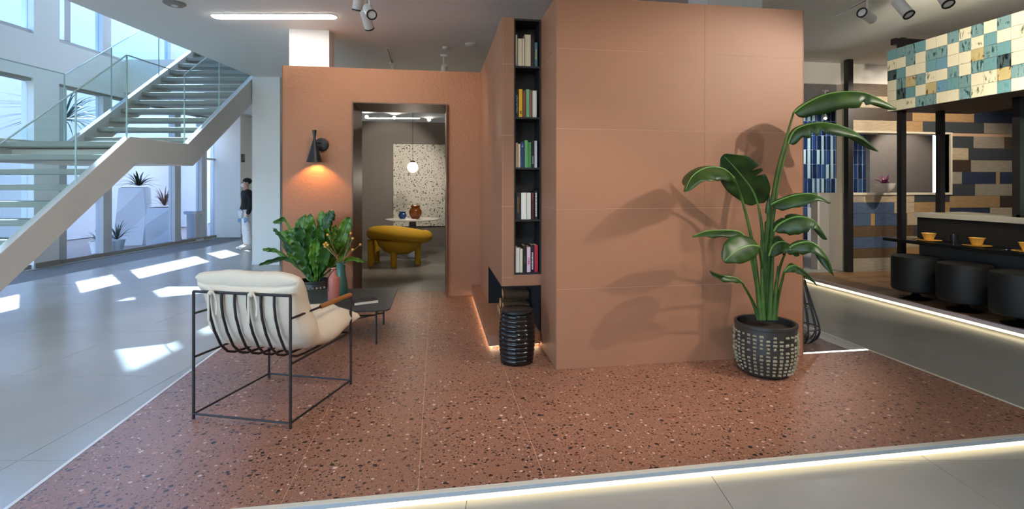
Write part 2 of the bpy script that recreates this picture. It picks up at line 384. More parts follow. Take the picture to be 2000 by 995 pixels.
# bookshelf in the wall
sh = thing('bookshelf', 'tall narrow black bookcase set into the terracotta fireplace wall', 'bookshelf', (.656, 4.368, .68))
SW, SH = .236, 2.215
bx(0, .012, 0, .25, 0, SH).build('side_panel', BLACKW, sh); bx(SW-.012, SW, 0, .25, 0, SH).build('side_panel', BLACKW, sh)
bx(.012, SW-.012, .235, .25, 0, SH).build('back_panel', BLACKW, sh)
def yz(v): return CZ+(CY-v)/FPX*4.42-.68
shz = [.0, yz(433), yz(331), yz(232), yz(132)]
for z in shz: bx(.012, SW-.012, 0, .235, z, z+.016).build('shelf', BLACKW, sh)
bx(.012, SW-.012, 0, .235, SH-.016, SH).build('top_panel', BLACKW, sh)
PAGE = mat('book_pages', srgb(222, 210, 180), .9, var=.08, vscale=60)
def book(label, x, zs, wd, h, col, back=False, d=.16, tilt=0, letters=None, yo=.02):
    t = thing('book', label, 'book', (.656+x+wd/2, 4.368+yo, .68+zs+.016), 0, 'books in the black wall bookcase')
    t.rotation_euler[1] = tilt
    cm = mat('cover_%02x%02x%02x' % col, srgb(*col), .55)
    hw = wd/2; th = .0022
    if back:                              # page edges to the front
        MB().box(-hw, -hw+th, 0, d, 0, h).box(hw-th, hw, 0, d, 0, h).box(-hw, hw, d-th, d, 0, h).build('cover', cm, t)
        bx(-hw+th, hw-th, .003, d-th, .003, h-.003).build('pages', PAGE, t)
    else:
        MB().box(-hw, -hw+th, .002, d, 0, h).box(hw-th, hw, .002, d, 0, h).box(-hw, hw, -.001, .003, 0, h).build('cover', cm, t, bevel=.001)
        bx(-hw+th, hw-th, .003, d-.004, .003, h-.004).build('pages', PAGE, t)
        if letters:
            lc = mat('print_%02x%02x%02x' % letters[0], srgb(*letters[0]), .6)
            if isinstance(letters[1], str):
                cu = bpy.data.curves.new('lettering', 'FONT'); cu.body = letters[1]; cu.size = letters[2]; cu.align_x = 'CENTER'; cu.align_y = 'CENTER'; cu.extrude = .0002
                o = bpy.data.objects.new('lettering', cu); COL.objects.link(o); bpy.context.view_layer.update()
                me_ = bpy.data.meshes.new_from_object(o.evaluated_get(bpy.context.evaluated_depsgraph_get())); bpy.data.objects.remove(o)
                cu = me_; cu.materials.clear(); o = bpy.data.objects.new('lettering', me_); COL.objects.link(o); o.parent = t; o.location = (0, -.0014, h*.5); o.rotation_euler = (PI/2, PI/2, 0); cu.materials.append(lc)
            else:
                m_ = MB(); rnd = random.Random(int(x*1000)+len(label))
                z = h*letters[1]
                while z < h*letters[2]:
                    l_ = rnd.uniform(.004, .012); m_.box(-hw*.45, hw*.45, -.0016, -.001, z, z+l_); z += l_+.004
                m_.build('lettering', lc, t)
    return t
s5, s4, s3, s2, s1 = shz[4], shz[3], shz[2], shz[1], shz[0]
book('tall cream book, leftmost on the top shelf', .018, s5, .012, .275, (232, 228, 214), True)
book('thick cream paperback second from the left on the top shelf', .036, s5, .036, .245, (210, 196, 168), True)
book('thin pale book third from the left on the top shelf', .075, s5, .018, .245, (216, 206, 184), True)
book('tallest thick cream book at the middle of the top shelf', .097, s5, .052, .282, (206, 190, 160), True)
book('dark plum book on the top shelf beside the colourful spine', .152, s5, .026, .245, (44, 26, 34))
book('book with blue, yellow and white spine on the top shelf', .184, s5, .026, .215, (70, 110, 120), letters=((214, 206, 90), .3, .7))
book('leaning black book with white title lettering on the second shelf', .017, s4, .024, .225, (26, 24, 26), letters=((230, 230, 226), 'te Door eten Florian', .018))
book('bright yellow book on the second shelf', .046, s4, .030, .245, (232, 178, 28), letters=((60, 40, 20), .12, .2))
book('brown-red book between the yellow and green books', .080, s4, .026, .232, (124, 66, 48))
book('pale green book on the second shelf', .110, s4, .028, .245, (120, 178, 130))
book('brown book right of the pale green book on the second shelf', .141, s4, .018, .238, (140, 96, 70))
book('white thick book, rightmost on the second shelf', .166, s4, .036, .235, (226, 222, 210))
book('tan book, leftmost on the third shelf', .018, s3, .018, .215, (206, 170, 120))
book('cream book beside the navy book on the third shelf', .040, s3, .018, .205, (216, 200, 170))
book('navy blue book on the third shelf', .062, s3, .030, .222, (34, 58, 104), letters=((150, 160, 190), .8, .9))
book('light green taller book on the third shelf', .097, s3, .026, .238, (110, 176, 108))
book('mid green book beside the light green one', .126, s3, .028, .222, (74, 142, 78))
book('black slim book on the third shelf', .160, s3, .018, .232, (30, 32, 30), letters=((200, 200, 196), .15, .4))
book('lilac white book, rightmost on the third shelf', .184, s3, .022, .235, (206, 198, 214))
book('black book with gold marks, leftmost on the fourth shelf', .020, s2, .036, .235, (34, 30, 28), letters=((120, 96, 60), .25, .8))
book('thick white book on the fourth shelf', .066, s2, .046, .232, (228, 226, 214))
book('cream white book right of the thick white one', .116, s2, .034, .232, (220, 218, 200))
book('dark maroon book with red top on the fourth shelf', .155, s2, .024, .235, (66, 24, 30), letters=((160, 40, 50), .7, .95))
book('black book with white lettering, rightmost on the fourth shelf', .184, s2, .026, .25, (18, 18, 20), letters=((230, 228, 230), .1, .9))
book('white book, leftmost on the bottom shelf', .016, s1, .034, .215, (226, 222, 204))
book('narrow cream book second on the bottom shelf', .054, s1, .024, .205, (218, 210, 184))
book('black book with olive mark on the bottom shelf', .082, s1, .030, .232, (22, 22, 20), letters=((90, 84, 50), .35, .6))
book('pink and white patterned book on the bottom shelf', .116, s1, .032, .218, (222, 190, 204), letters=((190, 80, 120), .3, .55))
book('black book with white title beside the red book', .152, s1, .026, .238, (20, 20, 22), letters=((220, 220, 216), .1, .7))
book('crimson red book, rightmost on the bottom shelf', .182, s1, .032, .235, (176, 36, 66))

# ------------------------------------------------------------------ wall with the doorway
W2Y = 6.55
DX0, DX1, DZ = -1.025, .125, 2.478
struct(MB().box(-1.834, -1.34, W2Y, 6.88, PT, WT).box(-1.34, DX0, W2Y, 7.25, PT, WT).box(DX1, .549, W2Y, 7.25, PT, WT).box(DX0, DX1, W2Y, 7.25, DZ, WT).build('wall_doorway', STUCCO))
struct(bx(-1.842, -1.834, W2Y-.004, 6.88, PT, WT).build('trim_6', BRONZE))
struct(MB().box(.44, .549, W2Y-.003, W2Y, PT, .06).build('trim_7', GROUT))
d = bpy.data.objects.new('door_1', None); COL.objects.link(d); d['kind'] = 'structure'
bx(DX0, DX0+.014, W2Y-.05, 7.27, PT, DZ).build('door_jamb', BRONZE, d)
bx(DX1-.014, DX1, W2Y-.05, 7.27, PT, DZ).build('door_jamb', BRONZE, d)
bx(DX0+.014, DX1-.014, W2Y-.05, 7.27, DZ-.014, DZ).build('door_head', BRONZE, d)

# room beyond the doorway
GR2 = mat('dark_grey_plaster', srgb(112, 106, 100), .7, var=.08, vscale=1.5, coord='pos')
GRF = mat('dark_grey_floor_tile', srgb(120, 116, 108), .33, var=.1, vscale=2, coord='pos')
rf = struct(bx(-1.83, 2.6, 6.9, 12, 0, .038).build('floor_room', GFG))
for i in range(5):
    for j in range(6):
        tile('floor_tile', max(-1.83, -2.0+.9*i), min(2.6, -2.0+.9*(i+1)), 6.9+.85*j, 6.9+.85*(j+1), .038, PT, GRF, rf)
wr = struct(MB().box(-1.83, 2.6, 11.9, 12.0, PT, WT).box(-1.83, -1.75, 7.25, 11.9, PT, WT).box(2.5, 2.6, 7.25, 11.9, PT, WT).build('wall_room', GR2))
pn = thing('terrazzo_panel', 'large white speckled terrazzo slab hung on the grey wall beyond the doorway', 'wall panel', (-.97, 11.85, .53))
bx(0, 1.9, 0, .03, 0, 1.86).build('slab', TZW, pn); bx(.1, 1.8, .03, .05, .1, 1.76).build('backing', BLACKW, pn)
# ------------------------------------------------------------------ room beyond: chair, table, pots, pendant
OCH = mat('ochre_upholstery', srgb(202, 156, 32), .75, var=.08, vscale=5, bump=.1, bscale=150)
def P0(u, v, z=PT):                       # measured point on a horizontal plane
    t = (CZ-z)/((v-CY)/FPX); p = px(u, v, t); return p
ch = thing('tub_chair', 'ochre yellow tub chair with round legs beyond the doorway', 'chair', (-.62, 9.05, PT))
o = Vector((-.62, 9.05, PT))
for (u, v) in ((724, 521), (769, 523), (816, 517), (736, 513)):
    p = P0(u, v)-o
    MB().lathe([(.044, 0), (.05, .01), (.055, .46)], 18, (p.x, p.y, 0)).build('leg', OCH, ch, smooth=True)
ring = []; rr_ = []
for k in range(25):
    a = math.radians(-215+250*k/24)
    e = abs(k-12)/12
    ring.append((.46*math.cos(a)-.02, .40*math.sin(a)+.14, .56+.06*math.cos((k-9)/24*2*PI)*(.9) if True else 0)); rr_.append(.125-.03*e if 0 < k < 24 else .05)
MB().tube(ring, rr_, 16).build('backrest', OCH, ch, smooth='full')
MB().lathe([(.02, .20), (.16, .215), (.28, .27), (.37, .37), (.41, .47), (.38, .5), (.2, .46), (.02, .45)], 28, (-.02, .14, 0)).build('seat', OCH, ch, smooth='full')
tb = thing('pedestal_table', 'round white table on a blue-grey cone base beyond the doorway', 'table', (-.473, 10.28, PT))
MB().lathe([(.50, .727), (.52, .732), (.52, .742), (.515, .747)], 48).build('table_top', mat('pale_stone_top', srgb(196, 192, 184), .35, var=.05), tb, smooth=True)
MB().lathe([(.30, 0), (.30, .008)], 32).build('base_plate', mat('dark_plate', srgb(70, 68, 66), .5), tb)
MB().lathe([(.125, .008), (.105, .3), (.062, .72), (.062, .727)], 28).build('pedestal', mat('blue_grey_concrete', srgb(156, 170, 182), .6, var=.08), tb, smooth=True)
def pot(name, label, cat, loc, prof, m, seg=28):
    t = thing(name, label, cat, loc); MB().lathe(prof, seg).build('body', m, t, smooth=True)
    return t
p1 = pot('jar', 'round amber brown glazed jar on the pedestal table', 'jar', (*px(811.5, 428, 10.05).xy, PT+.747),
    [(.06, 0), (.09, .03), (.122, .10), (.12, .16), (.09, .215), (.072, .225)], mat('amber_glaze', srgb(128, 70, 24), .15))
MB().lathe([(.072, .225), (.09, .232), (.092, .262), (.08, .268), (.07, .23)], 28, cap=False).build('rim', MATS['amber_glaze'], p1, smooth=True)
p1 = pot('jar', 'small cobalt blue glazed jar on the pedestal table', 'jar', (*px(786, 428, 10.1).xy, PT+.747),
    [(.04, 0), (.06, .02), (.08, .06), (.076, .095), (.055, .115)], mat('cobalt_glaze', srgb(34, 72, 134), .15))
MB().lathe([(.055, .115), (.066, .12), (.066, .138), (.055, .14), (.05, .118)], 24, cap=False).build('rim', MATS['cobalt_glaze'], p1, smooth=True)
tag(bx(-.1, .1, -.07, .07, 0, .008).build('notepad', WHITE, loc=(*px(803, 430, 9.85).xy, PT+.747), bevel=.002), 'small white paper pad lying between the jars on the table', 'notepad')
pe = thing('pendant_lamp', 'white globe pendant lamp glowing above the pedestal table', 'lamp', (*px(806, 327, 10.2).xy, 0))
zc_ = px(806, 327, 10.2).z
MB().ball((0, 0, zc_), .107, 16).build('globe', emis('globe_glow', (1, .9, .76), 2.0), pe, smooth='full')
MB().lathe([(.045, zc_+.100), (.045, zc_+.125), (.012, zc_+.135)], 16).build('cap', BLACK, pe)
MB().tube([(0, 0, zc_+.13), (0, 0, 3.45)], .004, 6).build('cord', BLACK, pe)
pl = bpy.data.lights.new('globe_light', 'POINT'); pl.energy = 9; pl.color = (1, .88, .72); pl.shadow_soft_size = .12
plo = bpy.data.objects.new('globe_light', pl); COL.objects.link(plo); plo.parent = pe; plo.location = (0, 0, zc_-.25)

# ------------------------------------------------------------------ wall lamp
sc = thing('wall_lamp', 'black hourglass-shaped wall lamp on the terracotta wall by the doorway', 'lamp', (0,0,0))
pw = px(629, 283, 6.25); pw.y = W2Y
cy0 = W2Y-.13; cp = px(615.5, 290, 6.14)
m_ = MB(); m_.lathe([(.082, 0), (.082, .02), (.07, .028)], 28); o_ = m_.build('wall_plate', BLACK, sc, (pw.x, W2Y, pw.z), smooth=True, rot=(PI/2, 0, 0))
MB().tube([(pw.x, W2Y-.02, pw.z+.02), (cp.x+.01, cy0, cp.z+.06)], .009, 8).build('arm', BLACK, sc)
MB().lathe([(.026, .215), (.014, .12), (.016, .105), (.09, -.165), (.087, -.165), (.012, .10)], 28, cap=False).build('shade', mat('black_satin', (.012, .013, .015), .35), sc, (cp.x, cy0, cp.z), smooth=True)
MB().ball((0, 0, 0), .03, 10).build('bulb', emis('bulb_glow', (1, .72, .4), 30), sc, (cp.x, cy0, cp.z-.06), smooth='full')
sl = bpy.data.lights.new('wall_lamp_light', 'SPOT'); sl.energy = 9; sl.color = (1, .46, .14); sl.spot_size = math.radians(110); sl.spot_blend = .35; sl.shadow_soft_size = .03
slo = bpy.data.objects.new('wall_lamp_light', sl); COL.objects.link(slo); slo.parent = sc; slo.location = (cp.x, cy0, cp.z-.13); slo.rotation_euler = (0.18, 0, 0)

# ------------------------------------------------------------------ ceramic stool and firewood
stl = thing('ceramic_stool', 'glossy black ribbed ceramic garden stool in front of the hearth', 'stool', (.628, 4.03, PT))
prof = [(.115, 0), (.128, .004)]
NR = 11; H = .425
for k in range(NR):
    z0 = .012+(H-.045)*k/NR; z1 = .012+(H-.045)*(k+1)/NR
    e = 1-((k+.5)/NR*2-1)**2; R = .128+.016*e
    for q in range(6):
        a = PI*(q+.5)/6; prof.append((R-.010+.011*math.sin(a), z0+(z1-z0)*(.5-.5*math.cos(a))))
MB().lathe(prof+[(.118, H-.03)], 40).build('body', mat('black_gloss_glaze', (.006, .006, .007), .14), stl, smooth='full')
MB().lathe([(.118, H-.031), (.128, H-.025), (.128, H-.008), (.118, H), (.05, H+.003), (.001, H+.003)], 40).build('seat', mat('black_semi_gloss', (.012, .012, .012), .3), stl, smooth=True)
BARK = mat('bark', srgb(92, 66, 40), .9, var=.4, vscale=30, bump=.8, bscale=60, bdist=.01); CUT = mat('cut_wood', srgb(186, 140, 84), .8, var=.2, vscale=30)
for i, (y, x, z, r) in enumerate(((4.72, .60, .05, .048), (4.84, .61, .05, .05), (4.96, .60, .048, .045), (4.78, .61, .14, .045), (4.91, .60, .142, .05), (4.86, .62, .235, .048), (5.08, .6, .05, .05), (4.99, .63, .23, .04))):
    posn = ('nearest in the bottom row', 'second in the bottom row', 'third in the bottom row', 'nearest in the middle row', 'second in the middle row', 'nearest on top of the pile', 'farthest in the bottom row', 'farther one on top of the pile')[i]
    lg = thing('firewood_log', 'split firewood log in the black firebox, '+posn, 'log', (x, y, PT+.128+z), random.uniform(-.08, .08), 'firewood in the hearth')
    n = 7; pr = [(r*random.uniform(.75, 1.08)*math.cos(2*PI*k/n), r*random.uniform(.75, 1.05)*math.sin(2*PI*k/n)) for k in range(n)]
    MB().prism(pr, 0, .004, .25).build('bark', BARK, lg); MB().prism([(a*.97, c*.97) for a, c in pr], 0, 0, .005).build('cut_face', CUT, lg)

# ------------------------------------------------------------------ armchair
AR = Vector((-.8290, 3.1430, 0)); AF = Vector((-.594, 3.773, 0)); AL = Vector((-1.442, 3.352, 0))
ay = (AF-AR).normalized(); hd = math.atan2(-ay.x, ay.y)
ac = thing('lounge_armchair', 'armchair with black rod frame, cream cushion and wooden armrests', 'armchair', (AL.x, AL.y, PT), hd)
Wd, Dp = .65, .67
IR = mat('dark_iron', (.018, .013, .013), .5)
r_ = .0085
def rod(pts, name, r=r_, m=IR, par=None): return MB().tube(pts, r, 8).build(name, m, par or ac, smooth=True)
for x in (0, Wd):
    rod([(x, 0, 0), (x, 0, .765)], 'leg'); rod([(x, Dp, 0), (x, Dp, .625)], 'leg')
    rod([(x, 0, .03), (x, Dp, .03)], 'floor_rail', .0065); rod([(x, 0, .37), (x, Dp, .37)], 'seat_rail', .0075)
    rod([(x, 0, .632), (x, .40, .632), (x, .42, .632)], 'arm_rail', .0075); rod([(x, .66, .632), (x, Dp, .625)], 'arm_rail', .0075)
    MB().tube([(x, .30, .632), (x, .31, .634), (x, .65, .634), (x, .665, .632)], [.012, .0155, .0155, .013], 12).build('armrest', m_wood('oak_armrest', srgb(128, 78, 36), srgb(166, 108, 56), (12, 2, 12)) if x == 0 else MATS['oak_armrest'], ac, smooth=True)
rod([(0, 0, .03), (Wd, 0, .03)], 'floor_rail', .0065); rod([(0, Dp, .03), (Wd, Dp, .03)], 'floor_rail', .0065)
rod([(0, 0, .765), (Wd, 0, .765)], 'back_rail'); rod([(0, Dp-.005, .365), (Wd, Dp-.005, .365)], 'front_rail', .0075); None
for k in range(6):
    x = .105+.088*k
    rod([(x, 0, .765), (x, .0, .70), (x, .012, .62), (x, .045, .52), (x, .095, .42), (x, .15, .365), (x, .21, .342), (x, .30, .335), (x, .45, .333), (x, .6, .345), (x, Dp-.01, .365)], 'back_slat', .0078)
CRM = mat('cream_linen', srgb(222, 208, 186), .9, var=.05, vscale=9, bump=.3, bscale=300, bdist=.002)
cen = [(.03, .845, .028), (.065, .83, .068), (.115, .745, .100), (.145, .655, .115), (.178, .56, .113), (.225, .49, .10), (.28, .452, .09), (.36, .449, .096), (.46, .455, .11), (.58, .463, .105), (.67, .468, .085), (.735, .462, .05), (.75, .455, .02)]
def cat_(pts, n):
    out = []
    for i in range(len(pts)-1):
        p0, p1, p2, p3 = [Vector(pts[max(0, min(len(pts)-1, i+k))]) for k in (-1, 0, 1, 2)]
        for j in range(n):
            t = j/n; out.append(.5*((2*p1)+(-p0+p2)*t+(2*p0-5*p1+4*p2-p3)*t*t+(-p0+3*p1-3*p2+p3)*t**3))
    out.append(Vector(pts[-1])); return out
cc = cat_(cen, 5); NW = 30
def cush(side):
    R = []
    for i, c in enumerate(cc):
        a = cc[max(0, i-1)]; d_ = cc[min(len(cc)-1, i+1)]; T = Vector((d_.x-a.x, d_.y-a.y)).normalized(); N = Vector((-T.y, T.x))
        row = []
        for j in range(NW+1):
            wv = -1+2*j/NW; k = max(0, 1-abs(wv)**5)**.5
            hh = c.z*k*side; x = Wd/2+wv*(.345+.012*math.sin(i*.35))
            y, z = c.x+N.x*hh, c.y+N.y*hh
            q = Vector((x*7, y*7, z*7+side*3)); nn = noise.noise(q)*.014*k+noise.noise(q*3.2)*.006*k
            cr_ = -.012*k*math.exp(-((j % 10-5)/1.2)**2) if side > 0 and i > 28 else 0
            y += N.x*(nn+cr_)*side; z += N.y*(nn+cr_)*side
            row.append((x, y, z))
        R.append(row)
    return R
cu_ = MB(); top = cush(1); bot = cush(-1)
cu_.grid(top); cu_.grid([r[::-1] for r in bot])
n_ = len(top)
cu_.grid([top[0], bot[0]]); cu_.grid([top[-1], bot[-1]])
cob = cu_.build('cushion', CRM, ac, smooth='full')
bm = bmesh.new(); bm.from_mesh(cob.data); bmesh.ops.remove_doubles(bm, verts=bm.verts, dist=.0008); bmesh.ops.recalc_face_normals(bm, faces=bm.faces); bm.to_mesh(cob.data); bm.free()
for p in cob.data.polygons: p.use_smooth = True
for xk in (.135, .405):
    for dx, ln in ((-.018, .17), (.03, .13)):
        pts = [(xk, -.012, .768), (xk+dx*.6, -.02, .77), (xk+dx, -.016, .74), (xk+dx*1.2, -.012, .69), (xk+dx*1.1, -.012, .765-ln)]
        rowz = [[(p[0]-.008, p[1], p[2]), (p[0], p[1]-.003, p[2]+.001), (p[0]+.008, p[1], p[2])] for p in cat_(pts, 4)]
        MB().grid(rowz).build('tie', CRM, cob, smooth='full').modifiers.new('th', 'SOLIDIFY').thickness = .002
    MB().ball((xk, -.013, .766), .017, 8).build('tie_knot', CRM, cob, smooth='full')

# ------------------------------------------------------------------ coffee table and what stands on it
TX0, TX1, TY0, TY1, TZ_ = -1.40, -.40, 4.5, 5.48, .39
ct = thing('coffee_table', 'low black square coffee table with thin metal legs behind the armchair', 'coffee table', ((TX0+TX1)/2, (TY0+TY1)/2, PT))
def rrect(w, h, r, n=6):
    o = []
    for cx, cy, a0 in ((w-r, h-r, 0), (-w+r, h-r, 90), (-w+r, -h+r, 180), (w-r, -h+r, 270)):
        for k in range(n+1): a = math.radians(a0+90*k/n); o.append((cx+r*math.cos(a), cy+r*math.sin(a)))
    return o
TBL = mat('black_table_lacquer', (.025, .027, .03), .42)
MB().prism(rrect(.5, .49, .06), 2, TZ_-PT-.014, TZ_-PT).build('table_top', TBL, ct, bevel=.002)
LX, LY = .37, .32; zt = TZ_-PT-.014
for sx in (-1, 1):
    for sy in (-1, 1): rod([(sx*LX, sy*LY, 0), (sx*LX, sy*LY, zt)], 'leg', .009, BLACK, ct)
    rod([(sx*LX, -LY, zt-.07), (sx*LX, LY, zt-.07)], 'rail', .007, BLACK, ct)
for sy in (-1, 1): rod([(-LX, sy*LY, zt-.07), (LX, sy*LY, zt-.07)], 'rail', .007, BLACK, ct)
rod([(-LX, -LY, .12), (LX, LY, .12)], 'cross_brace', .006, BLACK, ct)
PINK = mat('dusty_pink_ceramic', srgb(186, 112, 98), .4, var=.05); GRN = mat('sea_green_ceramic', srgb(62, 106, 92), .35, var=.06)
vb = px(652, 588, 4.71)
v1 = pot('bottle_vase', 'dusty pink bottle vase with a leather cord on the coffee table', 'vase', (vb.x, vb.y, TZ_),
    [(.048, 0), (.052, .006), (.053, .19), (.050, .215), (.028, .235), (.022, .25), (.0235, .30), (.019, .305), (.014, .29), (.014, .24)], PINK)
MB().tube([(.0235, -.012, .30), (.0, -.03, .285), (-.03, -.03, .25), (-.045, -.03, .2), (-.04, -.038, .14), (-.034, -.042, .10)], .0035, 6).build('cord', mat('brown_leather', srgb(96, 54, 40), .7), v1, smooth=True)
MB().tube([(.0245*math.cos(a), .0245*math.sin(a), .292) for a in [2*PI*k/16 for k in range(16)]], .003, 6, closed=True).build('cord', MATS['brown_leather'], v1, smooth=True)
gb = px(666, 578, 4.95)
v2 = pot('vase', 'sea green flared vase holding dried yellow flowers on the coffee table', 'vase', (gb.x, gb.y, TZ_),
    [(.055, 0), (.063, .01), (.067, .05), (.06, .12), (.045, .19), (.039, .25), (.040, .305), (.044, .318), (.039, .316), (.034, .25), (.038, .19)], GRN)
STEM = mat('dry_stem', srgb(150, 116, 74), .8); YEL = mat('yellow_flower', srgb(226, 166, 60), .8, bump=.6, bscale=200, bdist=.003)
def pol(u, v, t=4.95): return px(u, v, t)
for i, (u, v, lb) in enumerate(((640, 459, 'tall and upright, above the pink vase'), (685, 456, 'highest on the right'), (689, 466, 'just below the highest right one'), (704, 478, 'leaning farthest right'), (689, 488, 'lowest on the right'), (633, 478, 'leftmost of the tight cluster'), (637, 475, 'topmost of the tight cluster'), (640, 479, 'right one of the tight cluster'), (635, 482, 'lowest of the tight cluster'))):
    f = thing('dried_flower', 'yellow ball flower in the green vase, '+lb, 'flower', (gb.x, gb.y, TZ_+.02), 0, 'dried yellow ball flowers')
    e = pol(u, v, 4.95+random.uniform(-.05, .05))-Vector((gb.x, gb.y, TZ_+.02)); k0 = Vector((.02*math.copysign(1, e.x), random.uniform(-.02, .02), .295))
    MB().tube(cat_([(0, 0, .0), tuple(k0), tuple(k0.lerp(e, .5)+Vector((0, 0, .015))), tuple(e)], 4), .0022, 5).build('stem', STEM, f, smooth=True)
    MB().ball(e, .0125, 8).build('flower_head', YEL, f, smooth='full')
cv = thing('curled_tendril', 'thin curled dry tendril hanging from the green vase', 'twig', (gb.x, gb.y, TZ_))
MB().tube(cat_([tuple(pol(u, v, 4.9)-Vector((gb.x, gb.y, TZ_))) for u, v in ((671, 516), (680, 520), (687, 530), (687, 542), (681, 552))], 5), .003, 6).build('tendril', mat('tan_tendril', srgb(168, 120, 76), .7), cv, smooth=True)
bk = thing('book', 'black book with white page edges lying on the coffee table', 'book', (*px(711, 598, 4.62).xy, TZ_), math.radians(24))
bx(-.11, .11, -.075, .075, .0, .004).build('cover', BLACKW, bk); bx(-.11, .11, -.075, .075, .029, .033).build('cover', BLACKW, bk); bx(-.112, -.106, -.075, .075, .0, .033).build('spine', BLACKW, bk)
bx(-.106, .106, -.071, .071, .004, .029).build('pages', mat('white_pages', srgb(224, 220, 212), .9), bk)

# ------------------------------------------------------------------ plants
def leafmat(name, c1, c2, rough=.35):
    b = NB(name); o = b.obj(); n = b.noise(o, 9, 3)
    b.l(b.mix(b.ramp(n, .35, .65), c1, c2), b.p.inputs['Base Color']); b.p.inputs['Roughness'].default_value = rough
    MATS[name] = b.m; return b.m
LEAF = leafmat('banana_leaf', srgb(26, 52, 18), srgb(52, 80, 28), .42); RIB = mat('leaf_rib', srgb(110, 150, 76), .5); PET = leafmat('petiole', srgb(46, 78, 30), srgb(74, 106, 44), .4)
FERN = leafmat('fern_leaf', srgb(36, 84, 18), srgb(106, 146, 40), .4)
FERN2 = leafmat('fern_leaf_dark', srgb(22, 58, 16), srgb(58, 104, 28), .4)
def blade(pts, w, side, droop=.35, n=5, prof=None, wave=0, wf=30, cols=7, tear=0, seed=0):
    cv = cat_(pts, n); N = len(cv); rows = []; side = Vector(side).normalized(); rnd = random.Random(seed)
    cuts = {rnd.randrange(N//3, int(N*.85)): rnd.choice((-1, 1)) for _ in range(tear)} if tear else {}
    for i, p in enumerate(cv):
        T = (cv[min(N-1, i+1)]-cv[max(0, i-1)]).normalized()
        Sd = side-T*side.dot(T); Sd.normalize(); Nn = Sd.cross(T)
        if Nn.z < 0: Nn = -Nn
        t = i/(N-1); wd = w*(prof(t) if prof else (math.sin(PI*min(1, t*.92+.04))**.6)*(1 if t < .75 else (1-(t-.75)/.25*.55)))
        if t > .985: wd *= .3
        row = []
        for j in range(cols):
            s = -1+2*j/(cols-1); a = abs(s)
            wj = wd*(.55 if i in cuts and s*cuts[i] > 0 else 1.0)
            q = p+Sd*s*wj*math.cos(droop*a)-Nn*a*wj*math.sin(droop*a)
            if wave: q += Nn*wave*a*a*math.sin(wf*t+s*2.2+seed)+T*wave*.5*a*math.cos(wf*t+seed)
            row.append(tuple(q))
        rows.append(row)
    return rows, cv
bp = thing('bird_of_paradise_plant', 'tall plant with large paddle leaves in the mosaic pot', 'plant', (2.43, 3.49, PT))
bo = Vector((2.43, 3.49, PT))
POTM = None
def mosaic(name):
    b = NB(name); o = b.obj(); n = b.noise(o, 22, 4); n2 = b.noise(o, 5, 2)
    c = b.mix(b.ramp(n, .44, .54), srgb(60, 54, 44), srgb(212, 204, 172)); c = b.mix(b.ramp(n2, .66, .72), c, srgb(112, 44, 34))
    b.l(c, b.p.inputs['Base Color']); b.p.inputs['Roughness'].default_value = .35; b.bump(n, .6, .01); return b.m
POTB = mat('pot_dark_glaze', srgb(50, 48, 44), .4, var=.3, vscale=30, bump=.4, bscale=60); POTM = mosaic('mosaic_stud')
def mosaic_pot(label, loc, R, Hh, seg=30, rws=11):
    t = thing('mosaic_pot', label, 'plant pot', loc)
    def rad(z): return R*(.74+.26*min(1, (z/(.42*Hh)))**.55) if z < .42*Hh else R*(1.0-.0*z)
    pr = [(R*.70, 0)]+[(rad(Hh*k/14), Hh*k/14) for k in range(1, 14)]+[(R*1.0, Hh-.03), (R*1.02, Hh-.025), (R*1.02, Hh-.004), (R*.99, Hh), (R*.93, Hh-.004), (R*.92, Hh-.08)]
    MB().lathe(pr, 44, cap=True).build('body', POTB, t, smooth=True)
    st = MB().add([(-.5, 0, -.5), (.5, 0, -.5), (.5, 0, .5), (-.5, 0, .5), (-.22, -.45, -.22), (.22, -.45, -.22), (.22, -.45, .22), (-.22, -.45, .22)], [(0,1,5,4),(1,2,6,5),(2,3,7,6),(3,0,4,7),(4,5,6,7)]).mesh('stud', POTM)
    for r in range(rws):
        z = .03+(Hh-.085)*(r+.5)/rws; R_ = rad(z); dz = (Hh-.085)/rws
        for k in range(seg):
            a = 2*PI*k/seg
            if math.cos(a-math.atan2(-loc[1], -loc[0])) < -.25: continue
            ca = 2*PI*R_/seg*.86
            if random.random() < .92: inst('stud', st, t, (R_*math.cos(a), R_*math.sin(a), z), (0, random.uniform(-.2, .2), a+PI/2), (ca*random.uniform(.5, .75), .03*random.uniform(.5, 1.3), dz*random.uniform(.45, .75)))
    MB().lathe([(R*.93, Hh-.05), (R*.5, Hh-.045), (.001, Hh-.04)], 24, cap=False).build('soil', mat('soil', srgb(34, 26, 20), .95, bump=.8, bscale=60), t, smooth=True)
    return t
mosaic_pot('rounded mosaic pot with pale studs holding the tall paddle-leaf plant', (2.43, 3.49, PT), .214, .385)
base_t = 3.87
